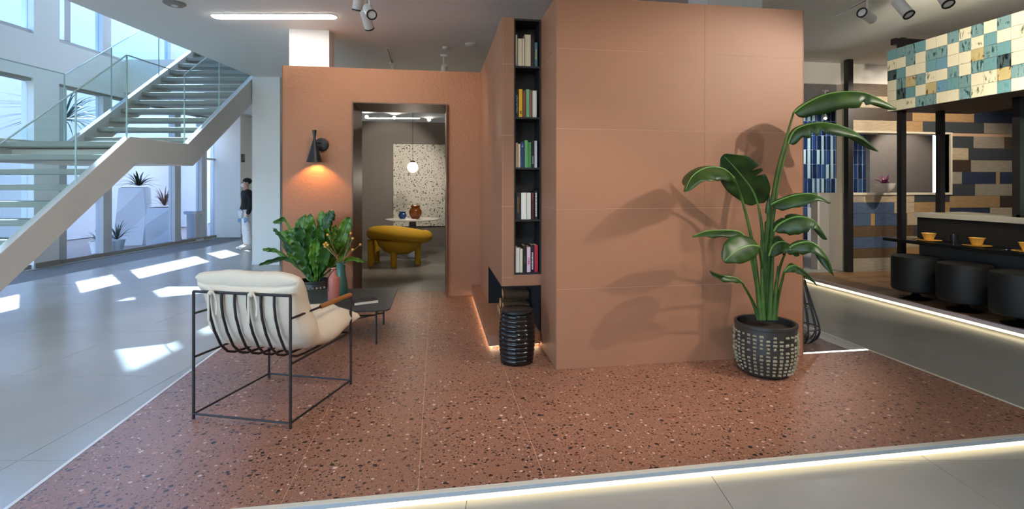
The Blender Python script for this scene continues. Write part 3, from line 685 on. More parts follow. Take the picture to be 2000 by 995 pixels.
def BP(name, pts, w, stem, side=(0,-1,0), dt=0, droop=.5, wave=.004, seed=1, sr=.010, tear=0, prof=None):
    p3 = [px(u, v, base_t+(d[0] if d else dt))-bo for u, v, *d in pts]
    rows, cv = blade([tuple(p) for p in p3], w*1.5, side, droop, 9, wave=wave*1.5, wf=20, cols=9, seed=seed, tear=3 if w > .07 else 0, prof=prof)
    o = MB().grid(rows).build('leaf', LEAF, bp, smooth='full'); o.modifiers.new('th', 'SOLIDIFY').thickness = .0025
    MB().tube([c+Vector((0,0,.0)) for c in cv[:-2]], [.007*(1-i/len(cv))+.0015 for i in range(len(cv)-2)], 6).build('midrib', RIB, o, smooth=True)
    sp = [px(u, v, base_t+(d[0] if d else 0))-bo for u, v, *d in stem]+[p3[0]]
    sp = cat_([tuple(p) for p in sp], 6)
    MB().tube(sp, [sr*1.1*(1-i/len(sp))+sr*.6 for i in range(len(sp))], 8).build('petiole', PET, bp, smooth=True)
BP('a', [(1550, 220, -.02), (1578, 200, -.05), (1625, 182, -.1), (1690, 182, -.15), (1752, 212, -.2)], .095, [(1500, 622), (1497, 480), (1515, 350), (1540, 255)], (0, -1, -.5), seed=1, droop=.75)
BP('b', [(1539, 280, .02), (1556, 252, .0), (1605, 240, -.05), (1665, 255, -.08), (1716, 296, -.1)], .075, [(1508, 622), (1505, 480), (1520, 360)], (.1, -1, -.4), seed=2, droop=.6)
BP('c', [(1434, 348, -.1), (1412, 330, -.15), (1380, 328, -.2), (1352, 345, -.25), (1338, 375, -.3)], .105, [(1486, 622), (1472, 490), (1452, 400)], (-.1, -1, -.35), seed=3, droop=.35)
BP('d', [(1480, 398, .05), (1470, 372, .0), (1450, 345, -.03), (1430, 322, -.05), (1412, 303, -.06)], .10, [(1494, 622), (1490, 480), (1486, 430)], (1, -.6, .25), seed=4, droop=.25)
BP('e', [(1506, 400, -.06), (1522, 392, -.08), (1555, 381, -.12), (1590, 380, -.16), (1622, 396, -.2)], .07, [(1502, 622), (1493, 500), (1500, 430)], (0, -1, -.3), seed=5, droop=.5)
BP('f', [(1512, 452, -.1), (1522, 438, -.12), (1555, 424, -.16), (1590, 432, -.18), (1616, 468, -.2)], .085, [(1505, 622), (1500, 520)], (0, -1, -.6), seed=6, droop=.6)
BP('g', [(1455, 462, -.12), (1440, 452, -.15), (1410, 450, -.2), (1380, 452, -.22), (1352, 462, -.25)], .05, [(1484, 622), (1478, 560), (1466, 500)], (0, -1, -.2), seed=7, droop=.5)
BP('h', [(1482, 482, -.25), (1468, 480, -.3), (1448, 485, -.34), (1430, 496, -.38), (1414, 512, -.4)], .066, [(1492, 622), (1490, 540)], (.3, -.4, -1), seed=8, droop=.2)
BP('i', [(1535, 492, -.15), (1552, 478, -.18), (1585, 474, -.22), (1612, 498, -.24), (1629, 540, -.26)], .06, [(1512, 622), (1516, 560), (1524, 520)], (0, -1, -.5), seed=9, droop=.6)
BP('j', [(1449, 552, -.15), (1436, 543, -.18), (1416, 540, -.2), (1398, 535, -.22), (1386, 530, -.24)], .032, [(1482, 625), (1470, 590)], (0, -1, -.4), seed=10, droop=.5)
BP('k', [(1532, 530, -.12), (1545, 520, -.15), (1560, 522, -.17), (1580, 538, -.18), (1596, 557, -.2)], .04, [(1514, 625), (1520, 580)], (0, -1, -.5), seed=11, droop=.5)
BP('l', [(1502, 500, -.05), (1510, 480, -.07), (1528, 472, -.1), (1548, 482, -.12), (1560, 500, -.14)], .07, [(1500, 622), (1500, 560)], (.2, -1, -.5), seed=12, droop=.4)
BP('m', [(1497, 520, .02), (1497, 490, .02), (1499, 440, .02), (1501, 400, .02), (1502, 372, .03)], .02, [(1497, 622), (1497, 570)], (1, -.3, 0), seed=13, droop=1.2)
for i, (u, v, u0) in enumerate(((1487, 470, 1490), (1510, 500, 1503), (1520, 520, 1510), (1478, 540, 1486))):
    p3 = [tuple(px(a, c, base_t-.05)-bo) for a, c in ((u0, 625), ((u+u0)/2, (v+625)/2), (u, v))]
    MB().tube(cat_(p3, 5), [.014*(1-k/11)+.006 for k in range(11)], 8).build('sheath', PET, bp, smooth=True)

fp = Vector((-1.34, 5.98, PT))
mosaic_pot('shorter mosaic pot of the fern behind the coffee table', tuple(fp), .165, .36, 26, 8)
fe = thing('birds_nest_fern', "bushy fern with wavy green fronds in the pot behind the coffee table", 'fern', tuple(fp))
rnd = random.Random(3)
specs = []
# measured fronds: (tip u, v, dt, mid u, v)
for a in ((505, 518, -.2, 560, 505), (512, 488, -.1, 545, 492), (533, 436, .05, 560, 432), (533, 446, -.1, 556, 470), (596, 420, .1, 590, 470), (628, 412, .1, 628, 460), (650, 411, .05, 635, 440),
          (684, 424, .0, 665, 470), (610, 432, -.15, 604, 480), (585, 440, -.2, 590, 490), (565, 445, -.05, 578, 480), (640, 446, -.2, 628, 490), (625, 440, -.25, 620, 490), (660, 470, -.1, 645, 500), (684, 462, .1, 665, 500),
          (555, 470, .15, 575, 495), (575, 455, .2, 588, 490), (655, 440, .2, 645, 480), (600, 455, -.3, 606, 500), (560, 495, -.15, 580, 510), (712, 512, .1, 680, 506), (640, 480, -.3, 630, 510), (588, 425, .15, 584, 465), (606, 418, .05, 603, 462), (640, 430, .1, 628, 470), (548, 455, .1, 566, 470), (668, 450, .15, 652, 490), (575, 470, -.25, 590, 505), (655, 495, -.2, 640, 515), (618, 465, -.3, 614, 505)):
    specs.append(a)
for i, (tu, tv, dt, mu, mv) in enumerate(specs):
    b0 = Vector((rnd.uniform(-.04, .04), rnd.uniform(-.04, .04), .33))
    t0 = 5.72
    tip = px(tu, tv, t0+dt)-fp; mid = px(mu, mv, t0+dt*.6)-fp
    mid1 = b0.lerp(mid, .45)+Vector((0, 0, .02))
    flat = tv > 480 or (tu < 540 and tv > 430)
    wdt = .030 if flat else rnd.uniform(.052, .075)
    side = (rnd.uniform(.6, 1), rnd.uniform(-.6, .2), rnd.uniform(-.2, .2)) if not flat else (.1, -.5, 1)
    rows_, cv_ = blade([tuple(b0), tuple(mid1), tuple(mid), tuple(mid.lerp(tip, .6)+Vector((0, 0, .012))), tuple(tip)], wdt, side, .35, 13,
        prof=lambda t: (.22+.78*min(1, t/.5)**1.2) if t < .72 else max(.03, 1-((t-.72)/.28)**2), wave=.015 if not flat else .006, wf=40, cols=7, seed=i)
    o = MB().grid(rows_).build('frond', FERN if i % 3 else FERN2, fe, smooth='full'); o.modifiers.new('th', 'SOLIDIFY').thickness = .0015
    MB().tube(cv_[:-2], [.0035*(1-k/len(cv_))+.001 for k in range(len(cv_)-2)], 5).build('midrib', mat('dark_rib', srgb(40, 50, 26), .6), o, smooth=True)

# lantern behind the wall end
ln = thing('wire_lantern', 'black wire-cage lantern on the grey tiles behind the wall end', 'lantern', (3.235, 4.16, PT))
lp = [(.045, .545), (.055, .50), (.085, .40), (.13, .25), (.158, .15), (.162, .10), (.14, .045), (.10, .008)]
for k in range(14):
    a = 2*PI*k/14; MB().tube(cat_([(r*math.cos(a), r*math.sin(a), z) for r, z in lp], 3), .0065, 6).build('rib', BLACK, ln, smooth=True)
for r, z in ((.047, .545), (.107, .32), (.160, .13), (.10, .006)):
    MB().tube([(r*math.cos(2*PI*k/24), r*math.sin(2*PI*k/24), z) for k in range(24)], .006, 6, closed=True).build('hoop', BLACK, ln, smooth=True)
MB().lathe([(.10, 0), (.10, .01)], 24).build('base', BLACK, ln); MB().lathe([(.055, .0), (.055, .11)], 20, (0, 0, .01)).build('candle_holder', m_glass('smoked', (.8, .8, .8)), ln)
MB().tube([(.05*math.cos(a), 0, .545+.10*math.sin(a)) for a in [PI*k/12 for k in range(13)]], .004, 6).build('handle', BLACK, ln, smooth=True)

# ------------------------------------------------------------------ staircase (building frame)
RS, GO = 0.183, .24
XN, XF = -5.0, -6.78
st = thing('staircase', 'white staircase with open grey treads and glass balustrades by the facade', 'staircase', (0,0,0), B)
z_land = 11*RS; y_land0 = 6.47; y_land1 = 7.9
y_start = y_land0-10*GO
for k in range(1, 11):
    y = y_start+(k-1)*GO; bx(XF+.03, XN-.03, y-.01, y+GO+.035, k*RS-.065, k*RS).build('tread', TREAD, st, bevel=.004)
bx(XF+.03, XN-.03, y_land0-.01, y_land1+.03, z_land-.07, z_land).build('landing', TREAD, st, bevel=.004)
bx(XF+.03, XN-.03, y_land0+.3, y_land1-.05, z_land-.26, z_land-.08).build('landing_beam', STAIRW, st)
for k in range(1, 13):
    y = y_land1+(k-1)*GO; bx(XF+.03, XN-.03, y-.01, y+GO+.035, z_land+k*RS-.065, z_land+k*RS).build('tread', TREAD, st, bevel=.004)
tanp = RS/GO
def stringer(x, w):
    a0 = (y_start-.25, .0); top = .06
    A = (y_land0+.21, z_land+.62*0+.615-.615+.06+.0)
    # top edge: follows the pitch line a little above the nosings
    P_ = [(y_start-.30, .0), (y_start-.12, top+.02), (y_land0+.02, z_land+top), (y_land1-.28, z_land+top), (y_land1+12*GO, z_land+12*RS+top+.16)]
    Q_ = [(y_land1+12*GO, z_land+12*RS-.28), (y_land1-.16, z_land-.26), (y_land0+.16, z_land-.26), (y_start+.22, .0)]
    return MB().prism(P_+Q_, 0, x-w, x+w).build('stringer', STAIRW, st, bevel=.004)
stringer(XN, .045); stringer(XF, .045)
def glass_panel(x, p, name='glass_panel', hgt=1.03, lo=.0):
    (ya, za), (yb, zb) = p
    o = MB().prism([(ya, za+lo), (yb, zb+lo), (yb, zb+hgt), (ya, za+hgt)], 0, x-.008, x+.008).build(name, GLASS, st)
    MB().prism([(ya, za+hgt), (yb, zb+hgt), (yb, zb+hgt+.012), (ya, za+hgt+.012)], 0, x-.009, x+.009).build('glass_edge', GEDGE, o)
    MB().prism([(yb-.004, zb+lo), (yb+.004, zb+lo), (yb+.004, zb+hgt), (yb-.004, zb+hgt)], 0, x-.009, x+.009).build('glass_edge', GEDGE, o)
for x in (XN, XF):
    z0_ = .08; A0 = (y_start+.1, z0_+.14); A1 = (y_land0+.02, z_land+.06); A2 = (y_land1-.28, z_land+.06); A3 = (y_land1+12*GO, z_land+12*RS+.22)
    mid_ = lambda a, c, t: (a[0]+(c[0]-a[0])*t, a[1]+(c[1]-a[1])*t)
    glass_panel(x, (A0, mid_(A0, A1, .68))); glass_panel(x, (mid_(A0, A1, .69), A1)); glass_panel(x, ((A1[0]+.02, A1[1]), (A2[0]-.02, A2[1])))
    glass_panel(x, (A2, mid_(A2, A3, .27))); glass_panel(x, (mid_(A2, A3, .28), mid_(A2, A3, .62))); glass_panel(x, (mid_(A2, A3, .63), A3))

# ------------------------------------------------------------------ courtyard beyond the facade (building frame)
CW = mat('courtyard_white', srgb(206, 208, 212), .85)
struct(bx(-13.5, -8.72, -5, 24, -.12, -.02).build('floor_courtyard', mat('courtyard_paving', srgb(150, 136, 126), .8, var=.1, vscale=2), rz=B))
struct(MB().box(-12.4, -12.1, -3, 22, 0, 6.5).build('wall_courtyard', CW, rz=B))
struct(bx(-12.1, -11.2, 18.0, 18.3, 0, 3.0).build('wall_courtyard_end', CW, rz=B))
struct(bx(-70, 60, -60, 70, -.4, -.2).build('floor_outside', mat('outside_ground', srgb(140, 130, 120), .9), rz=B))
bl = thing('neighbour_building', 'pale neighbouring building with a dark sloping roof beyond the courtyard wall', 'building', (0,0,0), B)
bx(-26, -19, 19, 34, 0, 8.2).build('wall', mat('pale_render', srgb(214, 216, 214), .9), bl)
MB().prism([(-26.3, 8.2), (-18.6, 8.2), (-22.3, 9.3)], 1, 18.8, 34.2).build('roof', mat('slate_roof', srgb(78, 82, 96), .8), bl)
bx(-20.2, -19.6, 22, 22.6, 8.2, 10.0).build('chimney', mat('red_brick', srgb(190, 110, 90), .9), bl)
def planter(label, u, w0, w1, h, t, knee=0.0, name='planter'):
    x = (u-CX)/FPX*t; p = thing(name, label, 'planter', tuple(C(x, t, -.02)), B+.35)
    hw0, hw1 = w0/2, w1/2; hm = h*.55; k = knee
    v = [(-hw0,-hw0,0),(hw0,-hw0,0),(hw0,hw0,0),(-hw0,hw0,0), (-hw0*.9+k,-hw0*1.1,hm),(hw1*1.15+k,-hw0*.8,hm*.95),(hw1*1.1+k,hw1,hm*1.05),(-hw1+k,hw1,hm), (-hw1+k,-hw1,h),(hw1+k,-hw1,h),(hw1+k,hw1,h),(-hw1+k,hw1,h)]
    MB().add(v, [(0,3,2,1),(0,1,5,4),(1,2,6,5),(2,3,7,6),(3,0,4,7),(4,5,9,8),(5,6,10,9),(6,7,11,10),(7,4,8,11),(8,9,10,11)]).build('body', CW, p, bevel=.006)
    bx(-hw1*.85+k, hw1*.85+k, -hw1*.85, hw1*.85, h, h+.01).build('soil', mat('soil', (0,0,0)), p); return C(x, t, 0)
def palm(name, label, u, v, t, n, ln_, m, up=.5, stem=0.0, wdt=.03):
    p0 = px(u, v, t); p = thing(name, label, 'palm', tuple(p0-Vector((0, 0, stem)))); rnd = random.Random(u)
    if stem: MB().tube([(0, 0, 0), (0, 0, stem)], .05, 8).build('trunk', mat('pale_trunk', srgb(150, 142, 134), .9, var=.2, vscale=20), p)
    for k in range(n):
        a = 2*PI*k/n+rnd.uniform(-.3, .3); e = up+rnd.uniform(-.55, .55); L = ln_*rnd.uniform(.75, 1.1)
        d = Vector((math.cos(a)*math.cos(e), math.sin(a)*math.cos(e), math.sin(e))); o_ = Vector((0, 0, stem))
        pts = [tuple(o_), tuple(o_+d*L*.5+Vector((0, 0, .03*L))), tuple(o_+d*L-Vector((0, 0, .18*L)))]
        sd_ = d.cross(Vector((0, 0, 1))); rows_, _ = blade(pts, wdt, sd_, .3, 5, prof=lambda t: max(.05, (1-t)**.6)*(.4+.6*min(1, t*4)), cols=3)
        MB().grid(rows_).build('frond', m, p, smooth='full')
    return p
PALMD = leafmat('palm_dark', srgb(20, 34, 24), srgb(40, 56, 36)); PALMB = leafmat('palm_brown', srgb(120, 84, 70), srgb(150, 108, 88)); PALMG = leafmat('yucca_grey', srgb(80, 84, 60), srgb(130, 124, 92))
planter('tall white faceted planter under the dark fan palm in the courtyard', 258, .62, .52, 1.42, 12.8, .06)
planter('lower white faceted planter with the dry brown palm', 322, .62, .52, .92, 12.9, -.05)
palm('fan_palm', 'dark green fan palm in the tall white courtyard planter', 271, 363, 12.8, 26, .5, PALMD, .6, wdt=.035)
palm('dry_palm', 'dry brownish palm in the lower white courtyard planter', 321, 402, 12.9, 30, .62, PALMB, .75, wdt=.02)
def bucket(label, u, v, t):
    p = thing('plant_pot', label, 'plant pot', tuple(px(u, v, t))); MB().lathe([(.11, 0), (.15, .24), (.16, .24), (.16, .27), (.14, .27), (.13, .2)], 24, cap=True).build('body', WHITE, p, smooth=True)
bucket('white round pot with a yucca just outside the glass', 192, 496, 10.9); bucket('white round pot behind the window post with the leafy yucca', 228, 492, 11.3)
palm('yucca', 'spiky grey yucca in the white pot outside the glass', 192, 472, 10.9, 20, .42, PALMG, .7, wdt=.016)
palm('yucca', 'dark green yucca in the pot behind the window post', 228, 468, 11.3, 24, .5, PALMD, .8, wdt=.02)
pd = thing('pedestal', 'white square garden pedestal in the courtyard near the corner', 'pedestal', tuple(C((379-CX)/FPX*13.6, 13.6, -.02)), B)
bx(-.12, .12, -.12, .12, 0, .72).build('shaft', CW, pd); bx(-.17, .17, -.17, .17, .72, .80).build('cap', CW, pd); bx(-.16, .16, -.16, .16, 0, .06).build('foot', CW, pd)
palm('date_palm', 'large feathery palm behind the stair landing outside the glass', 124, 235, 11.0, 80, 1.25, leafmat('palm_blue', srgb(40, 62, 66), srgb(74, 98, 96)), .35, stem=2.6, wdt=.018)

# exit sign, door frame in the hall
sg = thing('exit_sign', 'small dark green directional sign with pale lettering on the hall wall', 'sign', tuple(C(-7.855, 14.44, 2.12)), B)
bx(-.004, .012, -.06, .09, .0, .22).build('plate', mat('sign_green', srgb(52, 66, 56), .5), sg)
for z, l in ((.165, .11), (.115, .11), (.06, .09)): bx(.012, .014, -.04, -.04+l, z, z+.018).build('lettering', mat('sign_print', srgb(200, 206, 198), .5), sg)
struct(MB().box(-8.35, -8.28, 16.1, 16.2, 0, 2.35).box(-8.28, -7.3, 16.1, 16.2, 2.28, 2.35).box(-7.37, -7.3, 16.1, 16.2, 0, 2.28).box(-8.28, -7.37, 16.16, 16.2, 0, 2.28).build('door_2', WHITE, rz=B))
sp_ = thing('notice_frame', 'narrow dark framed notice on the column side beside the terracotta wall', 'picture frame', tuple(C(-4.425, 9.58, 1.35)), B)
bx(0, .012, -.12, .12, 0, .9).build('frame', BLACK, sp_); bx(.012, .014, -.10, .10, .02, .88).build('sheet', WHITE, sp_)
# ------------------------------------------------------------------ person by the column
def skin(name, vs, es, rs, m, parent, sub=2, root=0):
    me = bpy.data.meshes.new(name); me.from_pydata(vs, es, []); me.update(); me.materials.append(m)
    o = bpy.data.objects.new(name, me); COL.objects.link(o); o.parent = parent
    sk = o.modifiers.new('skin', 'SKIN'); sk.use_smooth_shade = True
    for i, r in enumerate(rs):
        r = r if isinstance(r, tuple) else (r, r); me.skin_vertices[0].data[i].radius = r; me.skin_vertices[0].data[i].use_root = (i == root)
    s = o.modifiers.new('sub', 'SUBSURF'); s.levels = sub; s.render_levels = sub
    return o
pr_ = thing('person', 'standing person in black jacket and white trousers wearing a white face mask', 'person', tuple(C((482-CX)/FPX*11.75, 11.75, 0)), B-.75)
SK = mat('skin', srgb(196, 150, 126), .6); JK = mat('black_jacket_cloth', (.012, .012, .014), .85); TR = mat('white_trouser_cloth', srgb(220, 222, 226), .9); GLV = mat('blue_glove', srgb(120, 158, 206), .5)
# local: faces -y, x to its left
body_v = [(0, 0, .86), (0, .01, 1.02), (0, 0, 1.20), (0, 0, 1.30), (0, -.005, 1.37), (0, -.015, 1.44), (0, -.025, 1.52), (0, -.02, 1.57),
  (.085, 0, .82), (.095, -.01, .47), (.095, .02, .10), (.10, -.09, .045), (-.085, 0, .82), (-.09, .0, .47), (-.09, .03, .10), (-.095, -.07, .045),
  (.17, 0, 1.28), (.215, .02, 1.04), (.21, -.05, .82), (.205, -.07, .74), (-.17, 0, 1.28), (-.215, .02, 1.04), (-.21, -.05, .82), (-.205, -.07, .74)]
body_e = [(0,1),(1,2),(2,3),(3,4),(4,5),(5,6),(6,7),(0,8),(8,9),(9,10),(10,11),(0,12),(12,13),(13,14),(14,15),(3,16),(16,17),(17,18),(18,19),(3,20),(20,21),(21,22),(22,23)]
body_r = [(.13,.10),(.12,.09),(.14,.095),(.10,.08),.05,.062,.078,.058, .085,.055,.04,.035,.085,.055,.04,.035,.055,.042,.03,.028,.055,.042,.03,.028]
bd = skin('body', body_v, body_e, body_r, SK, pr_)
jv = [body_v[i] for i in (1, 2, 3)]+[(0, 0, .75), (.175, 0, 1.285), (.225, .02, 1.04), (.218, -.06, .79), (-.175, 0, 1.285), (-.225, .02, 1.04), (-.218, -.06, .79), (0, -.008, 1.385)]
skin('jacket', jv, [(3,0),(0,1),(1,2),(2,4),(4,5),(5,6),(2,7),(7,8),(8,9),(2,10)], [(.155,.12),(.165,.118),(.125,.10),(.16,.125),.07,.06,.046,.07,.06,.046,.07], JK, pr_)
tv = [(0, 0, .86)]+[body_v[i] for i in (8, 9)]+[(.095, .015, .08)]+[body_v[i] for i in (12, 13)]+[(-.09, .025, .08)]
skin('trousers', tv, [(0,1),(1,2),(2,3),(0,4),(4,5),(5,6)], [(.145,.115),.10,.078,.075,.10,.078,.075], TR, pr_)
for sx, y in ((.1, -.04), (-.095, -.02)):
    MB().prism([(-.14, 0), (.10, 0), (.10, .07), (.05, .105), (-.03, .085), (-.12, .05), (-.145, .025)], 0, -.045, .045).build('shoe', mat('white_shoe', srgb(214, 208, 200), .7), pr_, (sx, y, 0), bevel=.018)
for sx in (1, -1):
    h_ = bpy.data.objects.new('hand', None)
    hv = [(sx*.205, -.072, .745), (sx*.205, -.078, .69), (sx*.205, -.082, .645), (sx*.205, -.084, .60)]; he = [(0,1),(1,2),(2,3)]; hr = [.03,(.038,.02),.012,.009]
    for q, (dy, l) in enumerate(((-.022, .05), (.018, .045), (.033, .035))):
        i0 = len(hv); hv += [(sx*.205, -.08-dy, .655), (sx*.205, -.08-dy*1.3, .655-l)]; he += [(1, i0), (i0, i0+1)]; hr += [.011, .009]
    i0 = len(hv); hv += [(sx*.185, -.105, .70), (sx*.18, -.125, .665)]; he += [(0, i0), (i0, i0+1)]; hr += [.013, .010]
    skin('gloved_hand', hv, he, hr, GLV, pr_)
MB().ball((0, 0, 0), 1, 14).build('hair', mat('black_hair', (.012, .010, .009), .8, bump=.6, bscale=40), pr_, (0, .012, 1.555), smooth='full').scale = (.086, .098, .075)
MB().ball((0, 0, 0), 1, 12).build('face_mask', mat('mask_cloth', srgb(232, 222, 222), .8), pr_, (0, -.075, 1.462), smooth='full').scale = (.062, .05, .052)
for sx in (.03, -.03): MB().ball((sx, -.1, 1.52), .009, 6).build('eye', BLACK, pr_)
for sx in (.08, -.08): MB().ball((0, 0, 0), 1, 8).build('ear', SK, pr_, (sx, -.015, 1.505), smooth='full').scale = (.012, .02, .03)
MB().box(-.17, -.155, -.125, -.115, 1.20, 1.215).build('jacket_logo', WHITE, pr_)
bagm = mat('white_plastic_bag', srgb(224, 224, 224), .5)
bg_ = thing('plastic_bag', 'white plastic bag held in the gloved hand of the standing person', 'bag', tuple(C((484-CX)/FPX*11.75, 11.75, 0)+Matrix.Rotation(B-.75, 3, 'Z') @ Vector((.205, -.085, 0))), B-.75)
MB().lathe([(.01, .44), (.07, .46), (.09, .53), (.06, .60), (.012, .64)], 12).build('body', bagm, bg_, smooth='full'); MB().tube([(0, 0, .62), (0, 0, .68)], .006, 6).build('handle', bagm, bg_)

# ------------------------------------------------------------------ bar display on the right
BX, BP_ = 5.47, .08
wf = struct(bx(BX+.02, 12, 1.5, 7.25, 0, .068).build('floor_bar', GFG))
WFL = [m_wood('floor_oak_%d' % i, srgb(*a), srgb(*c), (3, 14, 14)) for i, (a, c) in enumerate((((120, 88, 58), (158, 122, 86)), ((104, 76, 52), (140, 106, 74)), ((136, 104, 72), (170, 136, 98))))]
rnd = random.Random(5)
pm = {}
for j in range(28):
    y0 = 1.6+.2*j; x = BX+.03-rnd.uniform(0, .9)
    while x < 8.6:
        a = max(x, BX+.03); c = min(x+1.2, 8.6); x += 1.2
        if c-a < .05: continue
        tile('floor_plank', round(a, 2), round(c, 2), y0, y0+.2, .068, BP_, WFL[rnd.randrange(3)], wf, .001)
t8 = struct(bx(BX-.002, BX+.03, 1.5, 10.2, .042, .084).build('trim_8', mat('pinkish_edge', srgb(196, 178, 178), .5)))
bx(BX-.004, BX+.01, 1.5, 10.2, .014, .041).build('light_strip', LEDW, t8)
struct(bx(BX+.03, 12, 7.25, 10.2, 0, .079).build('floor_bar_back', mat('pale_tile', srgb(176, 172, 166), .4)))
# wood plank partition with a hatch
WY = 7.25
PLK = [m_wood('plank_%d' % i, srgb(*a), srgb(*c), (2.5, 1, 16)) for i, (a, c) in enumerate((
    ((58, 74, 102), (86, 104, 132)), ((74, 58, 44), (110, 88, 66)), ((168, 148, 120), (204, 186, 158)), ((52, 56, 62), (72, 76, 80)), ((140, 130, 116), (172, 160, 144)), ((52, 40, 34), (78, 60, 48)), ((36, 46, 68), (54, 64, 86)), ((150, 118, 80), (184, 150, 108))))]
pw_ = struct(MB().box(6.50, 8.42, WY+.01, WY+.2, BP_, 1.30).box(6.50, 12, WY+.01, WY+.2, 2.33, 3.1).box(8.42, 12, WY+.01, WY+.2, BP_, 2.33).build('wall_planks', FGROUT))
def prow(k, segs, x0, z0=None, z1=None):
    za = BP_+.2*k if z0 is None else z0; zb = za+.2 if z1 is None else z1; x = x0
    for L, m in segs:
        tile('plank', round(x, 3), round(x+L, 3), WY, WY+.01, za, zb, PLK[m], pw_, .002); x += L
# below the hatch
prow(0, [(1.2, 4), (.75, 4)], 6.5); prow(1, [(1.05, 1), (.9, 7)], 6.5, .28, .44); prow(2, [(.9, 0), (.33, 2), (.7, 2)], 6.5, .44, .62); prow(3, [(1.05, 1), (.18, 1), (.7, 3)], 6.5, .62, .80)
prow(4, [(.42, 0), (.08, 7), (.6, 0), (.2, 2), (.62, 1)], 6.5, .80, 1.0); prow(5, [(.86, 0), (.38, 2), (.68, 7)], 6.5, 1.0, 1.18); prow(6, [(.28, 4), (.96, 2), (.68, 3)], 6.5, 1.18, 1.30)
# right of the hatch
pat = [[(.9, 1), (1.2, 4)], [(.4, 3), (1.2, 5)], [(.7, 7), (1.2, 3)], [(.55, 4), (1.2, 1)], [(.8, 6), (1.2, 2)], [(1.0, 7), (1.2, 5)], [(.5, 3), (1.2, 4), (.6, 1)], [(.24, 4), (.68, 6), (.08, 7), (.8, 6)], [(.42, 5), (1.2, 4)], [(.37, 2), (1.2, 3)], [(.47, 3), (.62, 4), (.9, 1)]]
for k in range(11): prow(k, pat[k]+[(1.0, (k*3) % 8)], 8.42, BP_+.2*k, min(BP_+.2*(k+1), 2.33))
prow(12, [(.9, 2), (.5, 7), (1.2, 3), (1.0, 4)], 6.5, 2.33, 2.51); prow(13, [(1.2, 5), (1.2, 7), (1.2, 6)], 6.5, 2.51, 2.71); prow(14, [(.8, 2), (1.2, 3), (1.2, 5)], 6.5, 2.71, 2.90); prow(15, [(1.2, 1), (1.2, 0), (1.2, 3)], 6.5, 2.90, 3.1)
TRW = mat('cream_trim', srgb(226, 216, 196), .5)
tr9 = struct(MB().box(6.47, 8.45, WY-.02, WY+.22, 1.30, 1.335).box(6.47, 8.45, WY-.02, WY+.22, 2.305, 2.335).box(8.42, 8.45, WY-.02, WY+.22, 1.335, 2.305).box(6.465, 6.5, WY-.01, WY+.2, BP_, 3.1).build('trim_9', TRW))
struct(MB().box(6.12, 6.40, 7.45, 7.6, BP_, 1.33).build('wall_low', mat('light_grey_panel', srgb(196, 192, 188), .6)))
struct(MB().box(6.40, 6.465, 7.30, 7.6, BP_, 1.33).build('trim_10', TRW))
# blue tiled wall behind
bw = struct(bx(6.2, 9.14, 9.72, 9.9, BP_, 3.1).build('wall_blue', mat('white_grout', srgb(206, 210, 214), .7)))
BT = [mat('blue_gloss_%d' % i, srgb(*c), .12) for i, c in enumerate(((28, 48, 84), (40, 66, 108), (22, 38, 66), (54, 82, 118)))]
tw, th_ = .11, .305
BTP = mat('painted_tile_reflection', srgb(176, 196, 196), .12)  # pale colour paints the bright reflections on the blue tile facets
bme = [MB().add([(0,0,0),(tw-.006,0,0),(tw-.006,0,th_-.006),(0,0,th_-.006),(.045,-.022,.0),(.045,-.022,th_-.006)], [(0,4,5,3),(4,1,2,5),(0,1,4),(3,5,2)]).mesh('tile', m) for m in BT]
for q in range(4):
    me2 = bme[q].copy(); me2.materials.append(BTP); me2.polygons[0].material_index = 1; bme.append(me2)
for i in range(27):
    for j in range(10):
        if j < 3 and i > 13 or (i > 20 and j < 3): continue
        inst('tile', bme[rnd.randrange(8) if i < 21 else rnd.randrange(4)], bw, (6.21+tw*i+(.003), 9.72, BP_+th_*j if j < 9.9 else 0), (0, 0, 0), (1, rnd.choice((1, 1, .6, .25)), 1 if j < 9 else .88))
struct(bx(9.14, 10.71, 9.6, 9.9, BP_, 3.1).build('wall_stone', mat('dark_stone_panel', srgb(124, 116, 110), .6, var=.12, vscale=6)))
struct(MB().box(4.2, 12.4, 7.40, 7.6, 3.1, 3.45).box(4.2, 14, 7.6, 12.5, 3.1, 3.2).build('ceiling_low', CEIL))
struct(MB().box(4.2, 10.9, 12.3, 12.5, 0, 3.1).build('wall_bar_back', WHITE))
# flower bowl on the ledge
fb = thing('flower_bowl', 'white lobed bowl of purple leaves on the hatch ledge', 'flower bowl', (*px(1729, 378, 8.15).xy, 1.335))
MB().lathe([(.06, 0), (.075, .01), (.12, .09), (.14, .155), (.13, .155), (.10, .09)], 20).build('bowl', mat('white_ceramic', srgb(232, 226, 214), .3), fb, smooth=True)
PUR = leafmat('purple_leaf', srgb(120, 40, 90), srgb(176, 90, 146))
for k in range(20):
    a = 2*PI*k/20*1.0+rnd.uniform(-.2, .2); e = rnd.uniform(.2, 1.3); L = rnd.uniform(.10, .19); d_ = Vector((math.cos(a)*math.cos(e), math.sin(a)*math.cos(e), math.sin(e)))
    rows_, _ = blade([(0, 0, .13), tuple(d_*L*.5+Vector((0, 0, .15))), tuple(d_*L+Vector((0, 0, .12)))], .022, d_.cross(Vector((0, 0, 1))), .4, 4, cols=3)
    MB().grid(rows_).build('leaf', PUR, fb, smooth='full')
